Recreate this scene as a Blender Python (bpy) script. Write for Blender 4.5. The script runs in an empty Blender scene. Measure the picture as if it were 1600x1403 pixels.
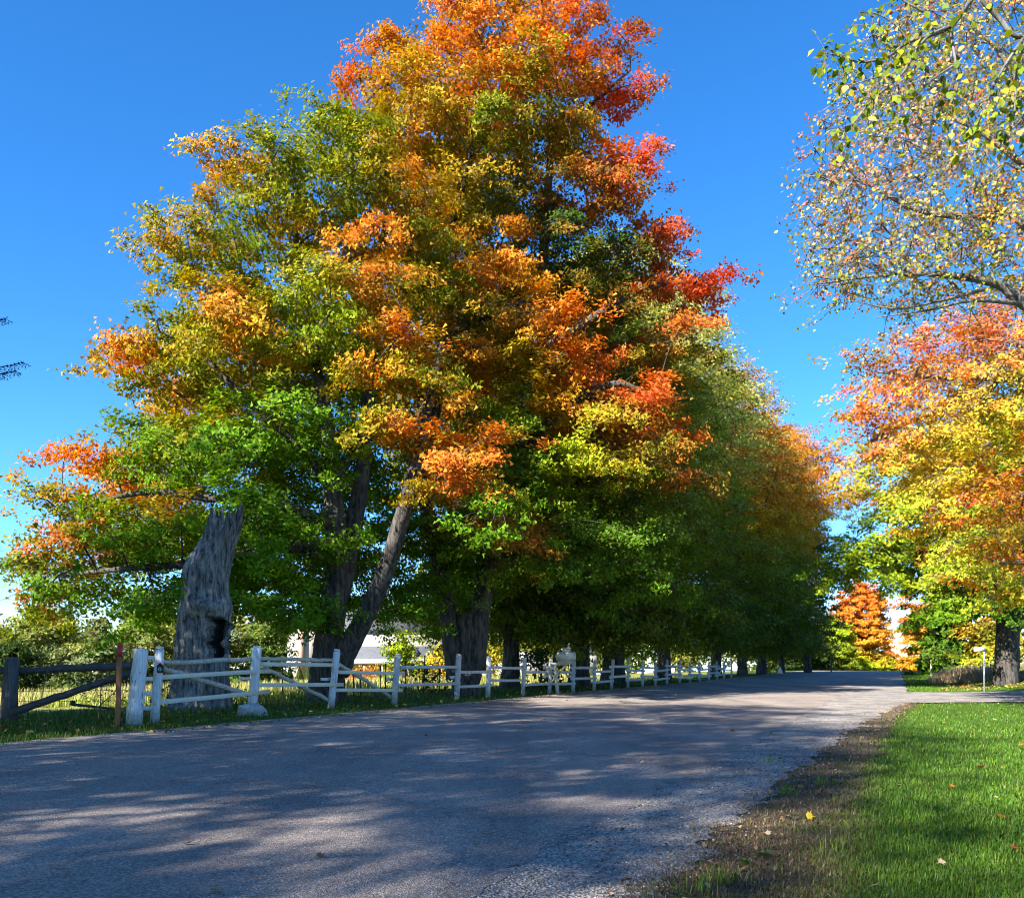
import bpy, math, random
import numpy as np
from mathutils import Vector, Matrix
R = math.radians
rng = np.random.default_rng(7)
random.seed(7)
SC = bpy.context.scene
COL = SC.collection
F, PCX, YH, H = 1450.0, 800.0, 1032.0, 1.4      # focal length (px of a 1600 px wide frame), horizon row, eye height

# ------------------------------------------------------------------ camera, sky, sun, exposure
cd = bpy.data.cameras.new('camera'); cam = bpy.data.objects.new('camera', cd); COL.objects.link(cam)
cam.location = (0, 0, H); cam.rotation_euler = (R(90), 0, 0)
cd.sensor_fit = 'HORIZONTAL'; cd.sensor_width = 36; cd.lens = 36 * F / 1600
cd.shift_y = (YH - 701.5) / 1600; cd.clip_end = 5000; cd.clip_start = 0.05
SC.camera = cam
SUN_EL, SUN_AZ = R(35), R(226)                  # azimuth of the sun, clockwise from the view direction
w = bpy.data.worlds.new('World'); SC.world = w; w.use_nodes = True
nt = w.node_tree; bg = nt.nodes['Background']
sky = nt.nodes.new('ShaderNodeTexSky'); sky.sky_type = 'NISHITA'; sky.sun_disc = False
sky.sun_elevation = SUN_EL; sky.sun_rotation = SUN_AZ
sky.air_density = 0.75; sky.dust_density = 0.0; sky.ozone_density = 5.0; sky.altitude = 900
hsv = nt.nodes.new('ShaderNodeHueSaturation'); hsv.inputs['Saturation'].default_value = 1.22
nt.links.new(sky.outputs[0], hsv.inputs['Color']); nt.links.new(hsv.outputs[0], bg.inputs[0]); bg.inputs[1].default_value = 0.103
ld = bpy.data.lights.new('sun', 'SUN'); ld.energy = 5.0; ld.angle = R(0.53); ld.color = (1, 0.95, 0.87)
sun = bpy.data.objects.new('sun', ld); COL.objects.link(sun)
sdir = Vector((-math.sin(SUN_AZ) * math.cos(SUN_EL), -math.cos(SUN_AZ) * math.cos(SUN_EL), -math.sin(SUN_EL)))
sun.rotation_euler = sdir.to_track_quat('-Z', 'Y').to_euler(); sun.location = (-40, -40, 60)
vs = SC.view_settings; vs.view_transform = 'Standard'; vs.look = 'None'; vs.gamma = 1; vs.use_curve_mapping = False
vs.exposure = 1.85
cy = SC.cycles
cy.max_bounces = 5; cy.diffuse_bounces = 3; cy.glossy_bounces = 2; cy.transmission_bounces = 4; cy.transparent_max_bounces = 4
cy.use_denoising = True; cy.filter_width = 1.05; cy.caustics_reflective = False; cy.caustics_refractive = False

# ------------------------------------------------------------------ frames of reference
PSI = math.atan2(595, F); SP, CP = math.sin(PSI), math.cos(PSI)
def uv2xy(u, v): return (u * CP + v * SP, -u * SP + v * CP)
def xy2uv(x, y): return (x * CP - y * SP, x * SP + y * CP)
def sstep(a, b, x):
    t = np.clip((np.asarray(x, float) - a) / (b - a), 0, 1); return t * t * (3 - 2 * t)
def hz(u, v):
    """terrain height in road coordinates (u across, v along)"""
    u = np.asarray(u, float); v = np.asarray(v, float)
    d = np.clip(v - 125, 0, None); z = -np.where(d < 300, d * d / 5000, 18 + (d - 300) * 0.03)
    z = np.maximum(z, -45)
    z = z + 0.85 * sstep(2.0, 10, u) * sstep(42, 56, v)
    z = z - 1.1 * sstep(18, 58, -u)
    return z
def hxy(x, y): return float(hz(*xy2uv(x, y)))
def G(px, py, z=0.0):
    y = F * (H - z) / (py - YH); return ((px - PCX) / F * y, y)
def P(px, py, y): return ((px - PCX) / F * y, y, H - (py - YH) / F * y)

# ------------------------------------------------------------------ object helpers
def tag(o, label=None, cat=None, group=None, kind=None):
    if label: o['label'] = label
    if cat: o['category'] = cat
    if group: o['group'] = group
    if kind: o['kind'] = kind
    return o
def empty(name, loc, label=None, cat=None, group=None, rz=0):
    o = bpy.data.objects.new(name, None); COL.objects.link(o); o.location = loc; o.rotation_euler = (0, 0, rz)
    o.empty_display_size = 0.2
    return tag(o, label, cat, group)
def link(name, me, mat=None, parent=None, world=True):
    o = bpy.data.objects.new(name, me); COL.objects.link(o)
    if mat and not me.materials: me.materials.append(mat)
    if parent:
        o.parent = parent
        if world:
            q = parent
            M = Matrix.Identity(4)
            while q: M = Matrix.LocRotScale(q.location, q.rotation_euler, q.scale) @ M; q = q.parent
            o.matrix_basis = M.inverted()
    return o
def mesh_np(name, V, Fc, col=None, smooth=False):
    """V (n,3), Fc (m,k) equal sided faces or list of such arrays"""
    V = np.asarray(V, np.float32); Fl = Fc if isinstance(Fc, list) else [Fc]
    Fl = [np.asarray(f, np.int32) for f in Fl if len(f)]
    me = bpy.data.meshes.new(name)
    me.vertices.add(len(V)); me.vertices.foreach_set('co', V.ravel())
    nl = sum(f.size for f in Fl); nf = sum(len(f) for f in Fl)
    me.loops.add(nl); me.polygons.add(nf)
    me.loops.foreach_set('vertex_index', np.concatenate([f.ravel() for f in Fl]))
    tot = np.concatenate([np.full(len(f), f.shape[1], np.int32) for f in Fl])
    me.polygons.foreach_set('loop_start', np.concatenate([[0], np.cumsum(tot)[:-1]]).astype(np.int32))
    me.polygons.foreach_set('loop_total', tot)
    if smooth: me.polygons.foreach_set('use_smooth', np.ones(nf, bool))
    me.update(calc_edges=True)
    if col is not None:
        a = me.color_attributes.new('Col', 'FLOAT_COLOR', 'POINT')
        c = np.ones((len(V), 4), np.float32); c[:, :3] = col; a.data.foreach_set('color', c.ravel())
    return me
class MB:
    """collects tubes, beams and grids into one mesh"""
    def __init__(s): s.V = []; s.Q = []; s.T = []; s.n = 0
    def add(s, V, Q=(), T=()):
        V = np.asarray(V, float)
        if len(Q): s.Q.append(np.asarray(Q) + s.n)
        if len(T): s.T.append(np.asarray(T) + s.n)
        s.V.append(V); s.n += len(V)
    def tube(s, pts, rad, k=8, cap=True, jit=0):
        pts = np.asarray(pts, float); m = len(pts); rad = np.broadcast_to(np.asarray(rad, float), (m,))
        d = np.gradient(pts, axis=0); d /= np.linalg.norm(d, axis=1)[:, None] + 1e-9
        ref = np.array([0, 0, 1.0]) if abs(d[0][2]) < 0.8 else np.array([1.0, 0, 0])
        a = np.cross(d, ref); a /= np.linalg.norm(a, axis=1)[:, None] + 1e-9; b = np.cross(d, a)
        th = np.arange(k) * 2 * np.pi / k
        rr = rad[:, None] * (1 + jit * rng.normal(size=(m, k)))
        V = pts[:, None] + rr[..., None] * (np.cos(th)[None, :, None] * a[:, None] + np.sin(th)[None, :, None] * b[:, None])
        i = np.arange(m - 1)[:, None] * k; j = np.arange(k)[None]; j2 = (j + 1) % k
        Q = np.stack([i + j, i + j2, i + k + j2, i + k + j], -1).reshape(-1, 4)
        V = V.reshape(-1, 3); T = []
        if cap:
            V = np.vstack([V, pts[0] - d[0] * rad[0] * .1, pts[-1] + d[-1] * rad[-1] * .15]); c0, c1 = m * k, m * k + 1
            T = [(c0, (q + 1) % k, q) for q in range(k)] + [(c1, (m - 1) * k + q, (m - 1) * k + (q + 1) % k) for q in range(k)]
        s.add(V, Q, T)
    def beam(s, p0, p1, wd, ht, up=(0, 0, 1), bev=0.12, jit=0.0, seg=1):
        """squared timber between two points, chamfered edges: an 8-sided section"""
        p0 = np.asarray(p0, float); p1 = np.asarray(p1, float); d = p1 - p0; L = np.linalg.norm(d); d /= L
        a = np.cross(d, up); a /= np.linalg.norm(a); b = np.cross(a, d)
        c = bev * min(wd, ht); x, y = wd / 2, ht / 2
        prof = [(x, y - c), (x - c, y), (-x + c, y), (-x, y - c), (-x, -y + c), (-x + c, -y), (x - c, -y), (x, -y + c)]
        ts = np.linspace(0, 1, seg + 1); V = []
        for t in ts:
            off = rng.normal(size=3) * jit
            V += [p0 + d * L * t + a * q[0] + b * q[1] + off for q in prof]
        Q = [(i * 8 + j, i * 8 + (j + 1) % 8, i * 8 + 8 + (j + 1) % 8, i * 8 + 8 + j) for i in range(seg) for j in range(8)]
        o = seg * 8
        Q += [(3, 2, 1, 0), (7, 4, 3, 0), (7, 6, 5, 4), (o, o + 1, o + 2, o + 3), (o, o + 3, o + 4, o + 7), (o + 4, o + 5, o + 6, o + 7)]
        s.add(V, Q)
    def box(s, c, sx, sy, sz, rz=0.0):
        x, y, z = sx / 2, sy / 2, sz / 2
        V = np.array([(-x, -y, -z), (x, -y, -z), (x, y, -z), (-x, y, -z), (-x, -y, z), (x, -y, z), (x, y, z), (-x, y, z)])
        ca, sa = math.cos(rz), math.sin(rz); V = V @ np.array([[ca, sa, 0], [-sa, ca, 0], [0, 0, 1]]) + np.asarray(c)
        s.add(V, [(0, 3, 2, 1), (4, 5, 6, 7), (0, 1, 5, 4), (1, 2, 6, 5), (2, 3, 7, 6), (3, 0, 4, 7)])
    def prism(s, poly, y0, y1):
        """polygon in (x,z), extruded along y"""
        n = len(poly); V = [(x, y0, z) for x, z in poly] + [(x, y1, z) for x, z in poly]
        Q = [(i, (i + 1) % n, n + (i + 1) % n, n + i) for i in range(n)]
        T = [(0, i, i + 1) for i in range(1, n - 1)] + [(n, n + i + 1, n + i) for i in range(1, n - 1)]
        s.add(V, Q, T)
    def mesh(s, name, smooth=False):
        V = np.vstack(s.V); Fl = []
        if s.Q: Fl.append(np.vstack([np.asarray(q).reshape(-1, 4) for q in s.Q]))
        if s.T: Fl.append(np.vstack([np.asarray(t).reshape(-1, 3) for t in s.T]))
        return mesh_np(name, V, Fl, smooth=smooth)
    def build(s, name, mat, parent=None, smooth=False):
        return link(name, s.mesh(name, smooth), mat, parent)

# ------------------------------------------------------------------ materials
def mat_new(name):
    m = bpy.data.materials.new(name); m.use_nodes = True; t = m.node_tree
    return m, t, t.nodes, t.links, t.nodes['Principled BSDF']
def ramp(N, stops):
    r = N.new('ShaderNodeValToRGB'); e = r.color_ramp.elements
    while len(e) < len(stops): e.new(0.5)
    for q, (p, c) in zip(e, stops): q.position = p; q.color = (*c, 1)
    return r
def noise(N, L, scale, detail=4, rough=0.55, vec=None, w=None):
    n = N.new('ShaderNodeTexNoise'); n.inputs['Scale'].default_value = scale; n.inputs['Detail'].default_value = detail
    n.inputs['Roughness'].default_value = rough
    if vec is not None: L.new(vec, n.inputs['Vector'])
    return n
def posvec(N, L, scale=(1, 1, 1), obj=False):
    if obj:
        g = N.new('ShaderNodeTexCoord'); out = g.outputs['Object']
    else:
        g = N.new('ShaderNodeNewGeometry'); out = g.outputs['Position']
    m = N.new('ShaderNodeMapping'); m.inputs['Scale'].default_value = scale; L.new(out, m.inputs[0]); return m.outputs[0]
def mix(N, L, fac, a, b, mode='MIX'):
    m = N.new('ShaderNodeMix'); m.data_type = 'RGBA'; m.blend_type = mode
    for s, i in ((fac, 0), (a, 6), (b, 7)):
        if isinstance(s, (int, float)): m.inputs[i].default_value = s
        elif isinstance(s, tuple): m.inputs[i].default_value = (*s, 1)
        else: L.new(s, m.inputs[i])
    return m.outputs[2]
def bump(N, L, h, strength, dist, out):
    b = N.new('ShaderNodeBump'); b.inputs['Strength'].default_value = strength; b.inputs['Distance'].default_value = dist
    L.new(h, b.inputs['Height']); L.new(b.outputs[0], out)
def leaf_mat(name, trans=0.30, gloss=0.05):
    m, t, N, L, p = mat_new(name)
    a = N.new('ShaderNodeAttribute'); a.attribute_name = 'Col'
    oi = N.new('ShaderNodeObjectInfo')
    c = mix(N, L, 1.0, a.outputs['Color'], oi.outputs['Color'], 'MULTIPLY')
    p.inputs['Roughness'].default_value = 0.5; p.inputs['Specular IOR Level'].default_value = gloss * 5
    L.new(c, p.inputs['Base Color'])
    tr = N.new('ShaderNodeBsdfTranslucent')
    hs = N.new('ShaderNodeHueSaturation'); hs.inputs['Saturation'].default_value = 1.1; hs.inputs['Value'].default_value = 1.25
    L.new(c, hs.inputs['Color']); L.new(hs.outputs[0], tr.inputs[0])
    ms = N.new('ShaderNodeMixShader'); ms.inputs[0].default_value = trans
    L.new(p.outputs[0], ms.inputs[1]); L.new(tr.outputs[0], ms.inputs[2])
    L.new(ms.outputs[0], N['Material Output'].inputs[0]); return m
def flat_mat(name, col, rough=0.7, var=0.25, scale=9, bmp=0.0, metal=0.0):
    m, t, N, L, p = mat_new(name)
    v = posvec(N, L); n = noise(N, L, scale, 5, 0.6, v)
    c1 = tuple(x * (1 - var) for x in col); c2 = tuple(min(1, x * (1 + var)) for x in col)
    r = ramp(N, [(0.3, c1), (0.7, c2)]); L.new(n.outputs[0], r.inputs[0]); L.new(r.outputs[0], p.inputs['Base Color'])
    p.inputs['Roughness'].default_value = rough; p.inputs['Metallic'].default_value = metal
    if bmp: bump(N, L, n.outputs[0], bmp, 0.01, p.inputs['Normal'])
    return m
def wood_mat(name, c_dark, c_light, scale=(40, 40, 3), bmp=0.6, chips=None, thr=0.62):
    m, t, N, L, p = mat_new(name)
    v = posvec(N, L, scale); n = noise(N, L, 1, 5, 0.65, v)
    r = ramp(N, [(0.32, c_dark), (0.66, c_light)]); L.new(n.outputs[0], r.inputs[0]); c = r.outputs[0]
    if chips:
        n2 = noise(N, L, 1, 4, 0.7, posvec(N, L, (14, 14, 5))); r2 = ramp(N, [(thr, (0, 0, 0)), (thr + 0.05, (1, 1, 1))])
        L.new(n2.outputs[0], r2.inputs[0]); c = mix(N, L, r2.outputs[0], c, chips)
    if chips:
        g = N.new('ShaderNodeNewGeometry'); sx = N.new('ShaderNodeSeparateXYZ'); L.new(g.outputs['Position'], sx.inputs[0])
        n3 = noise(N, L, 1, 4, 0.7, posvec(N, L, (9, 9, 9))); ad = N.new('ShaderNodeMath'); ad.operation = 'MULTIPLY_ADD'; L.new(n3.outputs[0], ad.inputs[0]); ad.inputs[1].default_value = -0.7; L.new(sx.outputs['Z'], ad.inputs[2])
        mr = N.new('ShaderNodeMapRange'); mr.inputs[1].default_value = 0.05; mr.inputs[2].default_value = -0.25; mr.inputs[4].default_value = .75; L.new(ad.outputs[0], mr.inputs[0])
        c = mix(N, L, mr.outputs[0], c, (.20, .19, .12))
    L.new(c, p.inputs['Base Color']); p.inputs['Roughness'].default_value = 0.75
    bump(N, L, n.outputs[0], bmp, 0.012, p.inputs['Normal']); return m
def bark_mat(name, c0, c1, s=7.0, bmp=1.0, rs=(.36, .62)):
    m, t, N, L, p = mat_new(name)
    v = posvec(N, L, (s, s, s * 0.2)); n = noise(N, L, 1.0, 7, 0.68, v)
    n2 = noise(N, L, 1.3, 3, 0.5, posvec(N, L))
    r = ramp(N, [(rs[0], c0), (rs[1], c1)]); L.new(n.outputs[0], r.inputs[0])
    r2 = ramp(N, [(0.35, (0.7, 0.7, 0.7)), (0.7, (1.1, 1.1, 1.08))]); L.new(n2.outputs[0], r2.inputs[0])
    L.new(mix(N, L, 1.0, r.outputs[0], r2.outputs[0], 'MULTIPLY'), p.inputs['Base Color'])
    p.inputs['Roughness'].default_value = 0.9; bump(N, L, n.outputs[0], bmp, 0.08, p.inputs['Normal']); return m
M_LEAF = leaf_mat('leaf_foliage', 0.32, 0.012); M_GRASS = leaf_mat('grass_blade', 0.3, 0.04); M_DRY = leaf_mat('leaf_dry', 0.18, 0.02)
M_BARK = bark_mat('maple_bark', (0.020, 0.017, 0.015), (0.115, 0.10, 0.085), 8, 1.0, (.40, .60))
M_BARKR = bark_mat('grey_bark', (0.07, 0.062, 0.055), (0.26, 0.235, 0.21), 9)
M_STUMP = bark_mat('dead_wood', (0.035, 0.032, 0.029), (0.36, 0.335, 0.305), 10, 1.0, (.37, .62))
M_WHITE = wood_mat('white_painted_wood', (0.46, 0.45, 0.43), (0.76, 0.75, 0.73), (38, 38, 3), 1.0, (0.26, 0.23, 0.19), 0.60)
M_GREYW = wood_mat('worn_white_wood', (0.34, 0.33, 0.31), (0.58, 0.57, 0.54), (45, 45, 5), 0.9, (0.22, 0.2, 0.17), 0.58)
M_CREAM = wood_mat('bare_cream_board', (0.52, 0.48, 0.37), (0.70, 0.66, 0.53), (6, 6, 45), 0.35)
M_POLE = wood_mat('peeling_pole_wood', (0.24, 0.21, 0.16), (0.62, 0.57, 0.46), (9, 9, 30), 0.8)
M_LOG = wood_mat('dark_weathered_log', (0.022, 0.019, 0.018), (0.085, 0.075, 0.068), (8, 8, 40), 1.0)
M_LOGV = wood_mat('dark_weathered_post', (0.03, 0.027, 0.025), (0.11, 0.1, 0.09), (30, 30, 3), 1.0)
M_RUST = wood_mat('orange_stained_wood', (0.20, 0.065, 0.022), (0.33, 0.115, 0.04), (40, 40, 4), 0.4)
M_RED = flat_mat('red_paint', (0.38, 0.03, 0.025), 0.6, 0.2)
M_WIRE = flat_mat('fence_wire', (0.10, 0.085, 0.07), 0.6, 0.2)
M_TPOST = flat_mat('steel_post', (0.045, 0.04, 0.035), 0.6, 0.3)

# ------------------------------------------------------------------ ground, road, shoulder, driveway
vs_ = np.concatenate([np.arange(-60, 0, 6), np.arange(0, 60, 1.0), np.arange(60, 200, 4), np.arange(200, 700, 25), np.arange(700, 2600, 200)])
us_ = np.concatenate([np.arange(-900, -200, 100), np.arange(-200, -60, 10), np.arange(-60, -13, 1.5), np.arange(-13, 1, 0.7), np.arange(1, 22, 1.0), np.arange(22, 90, 6), np.arange(90, 900, 90)])
def grid_uv(us, vs, dz=0.0, zf=None):
    U, Vv = np.meshgrid(us, vs); Z = hz(U, Vv) + dz
    if zf is not None: Z = Z + zf(U, Vv)
    X, Y = uv2xy(U, Vv); V = np.stack([X, Y, Z], -1).reshape(-1, 3); nu = len(us)
    i = np.arange(len(vs) - 1)[:, None] * nu; j = np.arange(nu - 1)[None]
    return V, np.stack([i + j, i + j + 1, i + nu + j + 1, i + nu + j], -1).reshape(-1, 4)
def ground_mat():
    m, t, N, L, p = mat_new('grassy_ground')
    pv = posvec(N, L); n1 = noise(N, L, 0.35, 4, 0.6, pv); n2 = noise(N, L, 6, 6, 0.7, pv); n3 = noise(N, L, 60, 4, 0.7, pv)
    r = ramp(N, [(0.3, (0.045, 0.095, 0.012)), (0.6, (0.075, 0.14, 0.016)), (0.8, (0.12, 0.15, 0.03))]); L.new(n2.outputs[0], r.inputs[0])
    r3 = ramp(N, [(0.25, (0.45, 0.45, 0.45)), (0.75, (1.3, 1.3, 1.25))]); L.new(n3.outputs[0], r3.inputs[0])
    # rough field beyond the fence is paler and drier: the far side of a line along the road
    geo = N.new('ShaderNodeNewGeometry'); dot = N.new('ShaderNodeVectorMath'); dot.operation = 'DOT_PRODUCT'
    L.new(geo.outputs['Position'], dot.inputs[0]); dot.inputs[1].default_value = (CP, -SP, 0)
    mr = N.new('ShaderNodeMapRange'); mr.inputs[1].default_value = -15.8; mr.inputs[2].default_value = -20.5; L.new(dot.outputs['Value'], mr.inputs[0])
    rf = ramp(N, [(0.3, (0.13, 0.17, 0.03)), (0.5, (0.22, 0.23, 0.06)), (0.75, (0.38, 0.33, 0.13))]); 
    n4 = noise(N, L, 0.8, 6, 0.7, pv); L.new(n4.outputs[0], rf.inputs[0])
    c = mix(N, L, mr.outputs[0], r.outputs[0], rf.outputs[0]); c = mix(N, L, 1.0, c, r3.outputs[0], 'MULTIPLY')
    L.new(c, p.inputs['Base Color']); p.inputs['Roughness'].default_value = 0.95; p.inputs['Specular IOR Level'].default_value = 0.1
    bump(N, L, n3.outputs[0], 0.6, 0.03, p.inputs['Normal']); return m
V, Q = grid_uv(us_, vs_, -0.02)
tag(link('ground', mesh_np('ground', V, Q, smooth=True), ground_mat()), 'grassy ground on both sides of the road', kind='structure')

def interp(tab, v): a = np.array(tab); return np.interp(v, a[:, 0], a[:, 1])
LEFT_E = [(-60, -13.6), (12, -13.55), (25, -13.0), (40, -12.6), (60, -11.8), (150, -11.4)]
RIGHT_E = [(-60, -2.35), (8, -2.35), (18, -2.2), (30, -2.1), (60, -1.6), (150, -1.2)]
GRAV_E = [(-60, -1.35), (5, -1.35), (12, -1.18), (20, -0.75), (27, -0.2), (33, 0.3), (45, 0.6), (150, 1.1)]
LAWN_E = [(-60, -.35), (6, -0.4), (12, -0.42), (20, -0.2), (26, 0.05), (31, 0.5), (45, .9), (150, 1.3)]
def strip(name, ea, eb, mat, dz, v0, v1, n=8, wob=0.0, crown=0.0, label=None):
    vv = np.concatenate([np.arange(v0, 0, 1.0), np.arange(0, 34, 0.08), np.arange(34, min(v1, 62), 0.5), np.arange(62, v1 + 1, 3)]) if v1 > 62 else np.concatenate([np.arange(v0, 0, 1.0), np.arange(0, v1, .08)])
    A = interp(ea, vv); B = interp(eb, vv)
    ph = rng.uniform(0, 6, 6)
    W = wob * (np.sin(vv * 1.7 + ph[0]) + .7 * np.sin(vv * 3.9 + ph[1]) + .5 * np.sin(vv * 9.1 + ph[2]) + .9 * np.convolve(rng.normal(size=len(vv)), np.array([.25, .5, .25]), 'same')) / 2
    W2 = wob * (np.sin(vv * 1.3 + ph[3]) + .7 * np.sin(vv * 4.3 + ph[4]) + .5 * np.sin(vv * 8.1 + ph[5])) / 2
    bend = np.clip(vv - 140, 0, None) ** 2 / 300; A = A + bend; B = B + bend
    t = np.linspace(0, 1, n); U = (A + W2)[:, None] * (1 - t) + (B + W)[:, None] * t; Vv = np.repeat(vv[:, None], n, 1)
    Z = hz(U, Vv) + dz + crown * (1 - (2 * t - 1) ** 2)[None]
    X, Y = uv2xy(U, Vv); V = np.stack([X, Y, Z], -1).reshape(-1, 3)
    i = np.arange(len(vv) - 1)[:, None] * n; j = np.arange(n - 1)[None]
    Q = np.stack([i + j, i + j + 1, i + n + j + 1, i + n + j], -1).reshape(-1, 4)
    return tag(link(name, mesh_np(name, V, Q, smooth=True), mat), label, kind='structure')
def asphalt_mat():
    m, t, N, L, p = mat_new('worn_asphalt')
    pv = posvec(N, L); n1 = noise(N, L, 55, 3, 0.75, pv); n2 = noise(N, L, 0.5, 5, 0.6, posvec(N, L, (1, 1, 1)))
    vo = N.new('ShaderNodeTexVoronoi'); vo.inputs['Scale'].default_value = 75; L.new(pv, vo.inputs['Vector'])
    rv = ramp(N, [(0.0, (0.085, 0.070, 0.059)), (0.42, (0.248, 0.206, 0.174)), (0.8, (0.385, 0.325, 0.28)), (1.0, (0.74, 0.65, 0.57))])
    L.new(vo.outputs['Color'], rv.inputs[0])
    r2 = ramp(N, [(0.3, (0.74, 0.74, 0.75)), (0.7, (1.18, 1.17, 1.15))]); L.new(n2.outputs[0], r2.inputs[0])
    c = mix(N, L, 1.0, rv.outputs[0], r2.outputs[0], 'MULTIPLY')
    # tyre-polished bands and long tar-sealed cracks along the road
    rot = N.new('ShaderNodeMapping'); rot.inputs['Rotation'].default_value = (0, 0, PSI); rot.inputs['Scale'].default_value = (0.42, 0.035, 1)
    g = N.new('ShaderNodeNewGeometry'); L.new(g.outputs['Position'], rot.inputs[0])
    nb = noise(N, L, 1.6, 4, 0.6, rot.outputs[0]); rb = ramp(N, [(0.32, (0.70, 0.70, 0.71)), (0.5, (.98, .98, .98)), (0.68, (1.2, 1.19, 1.17))]); L.new(nb.outputs[0], rb.inputs[0])
    c = mix(N, L, 1.0, c, rb.outputs[0], 'MULTIPLY')
    vc = N.new('ShaderNodeTexVoronoi'); vc.feature = 'DISTANCE_TO_EDGE'; vc.inputs['Scale'].default_value = 0.33
    nd = noise(N, L, 1.1, 5, 0.6, pv); ad = N.new('ShaderNodeVectorMath'); ad.operation = 'ADD'; L.new(pv, ad.inputs[0]); L.new(nd.outputs['Color'], ad.inputs[1]); L.new(ad.outputs[0], vc.inputs['Vector'])
    rc = ramp(N, [(0.0, (0.55, 0.55, 0.55)), (0.010, (1, 1, 1))]); L.new(vc.outputs['Distance'], rc.inputs[0])
    c = mix(N, L, 0.8, c, mix(N, L, 1.0, c, rc.outputs[0], 'MULTIPLY'))
    L.new(c, p.inputs['Base Color']); p.inputs['Roughness'].default_value = 0.82; p.inputs['Specular IOR Level'].default_value = 0.3
    bump(N, L, vo.outputs['Distance'], 0.9, 0.012, p.inputs['Normal']); return m
def gravel_mat():
    m, t, N, L, p = mat_new('crushed_gravel')
    pv = posvec(N, L); vo = N.new('ShaderNodeTexVoronoi'); vo.inputs['Scale'].default_value = 45; L.new(pv, vo.inputs['Vector'])
    n2 = noise(N, L, 1.2, 5, 0.65, pv)
    rv = ramp(N, [(0.0, (0.09, 0.078, 0.068)), (0.4, (0.29, 0.255, 0.225)), (1.0, (0.56, 0.50, 0.44))]); L.new(vo.outputs['Color'], rv.inputs[0])
    r2 = ramp(N, [(0.36, (0.45, 0.46, 0.48)), (0.5, (.9, .9, .9)), (0.7, (1.15, 1.14, 1.1))]); L.new(n2.outputs[0], r2.inputs[0])
    L.new(mix(N, L, 1.0, rv.outputs[0], r2.outputs[0], 'MULTIPLY'), p.inputs['Base Color'])
    p.inputs['Roughness'].default_value = 0.95; bump(N, L, vo.outputs['Distance'], 1.0, 0.03, p.inputs['Normal']); return m
def thatch_mat():
    m, t, N, L, p = mat_new('dead_thatch')
    pv = posvec(N, L); n = noise(N, L, 25, 6, 0.75, pv); r = ramp(N, [(0.3, (0.05, 0.032, 0.018)), (0.55, (0.11, 0.075, 0.042)), (0.8, (0.19, 0.14, 0.08))])
    L.new(n.outputs[0], r.inputs[0]); L.new(r.outputs[0], p.inputs['Base Color']); p.inputs['Roughness'].default_value = 1
    bump(N, L, n.outputs[0], 0.8, 0.03, p.inputs['Normal']); return m
M_ASPH = asphalt_mat(); M_GRAV = gravel_mat()
shl = [(a, b - 0.45) for a, b in LEFT_E]
strip('road_shoulder', shl, LEFT_E, M_GRAV, 0.0, -60, 135, 4, 0.12, label='thin gravel edge along the far side of the road')
strip('dead_grass_verge', [(a, b - .4) for a, b in GRAV_E], [(a, b + .1) for a, b in LAWN_E], thatch_mat(), -0.008, -60, 34, 4, 0.16, label='strip of dead brown grass between gravel and lawn')
strip('gravel_shoulder', [(a, b - .5) for a, b in RIGHT_E], GRAV_E, M_GRAV, 0.002, -60, 150, 6, 0.13, label='grey gravel shoulder between asphalt and grass')
strip('road', LEFT_E, RIGHT_E, M_ASPH, 0.007, -60, 420, 12, 0.10, crown=0.0, label='grey worn asphalt country road')
# driveway branching off to the right
def drive():
    y0 = np.array([28.5, 29.5, 30.8, 31.3, 31.4, 31.4, 31.2]); y1 = np.array([43.5, 42.6, 41.6, 41.2, 41, 41, 41.2]); x = np.array([11.2, 12.0, 13.2, 15, 19, 26, 45])
    xs = np.linspace(11.2, 45, 50); a = np.interp(xs, x, y0) + rng.normal(0, .06, 50); b = np.interp(xs, x, y1) + rng.normal(0, .08, 50); n = 8; t = np.linspace(0, 1, n)
    Y = a[:, None] * (1 - t) + b[:, None] * t; X = np.repeat(xs[:, None], n, 1); U, Vv = xy2uv(X, Y); Z = hz(U, Vv) + 0.0065
    V = np.stack([X, Y, Z], -1).reshape(-1, 3); i = np.arange(49)[:, None] * n; j = np.arange(n - 1)[None]
    Q = np.stack([i + j, i + n + j, i + n + j + 1, i + j + 1], -1).reshape(-1, 4)
    tag(link('driveway', mesh_np('driveway', V, Q, smooth=True), M_GRAV), 'pale gravel driveway leading off to the right', kind='structure')
drive()

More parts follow.
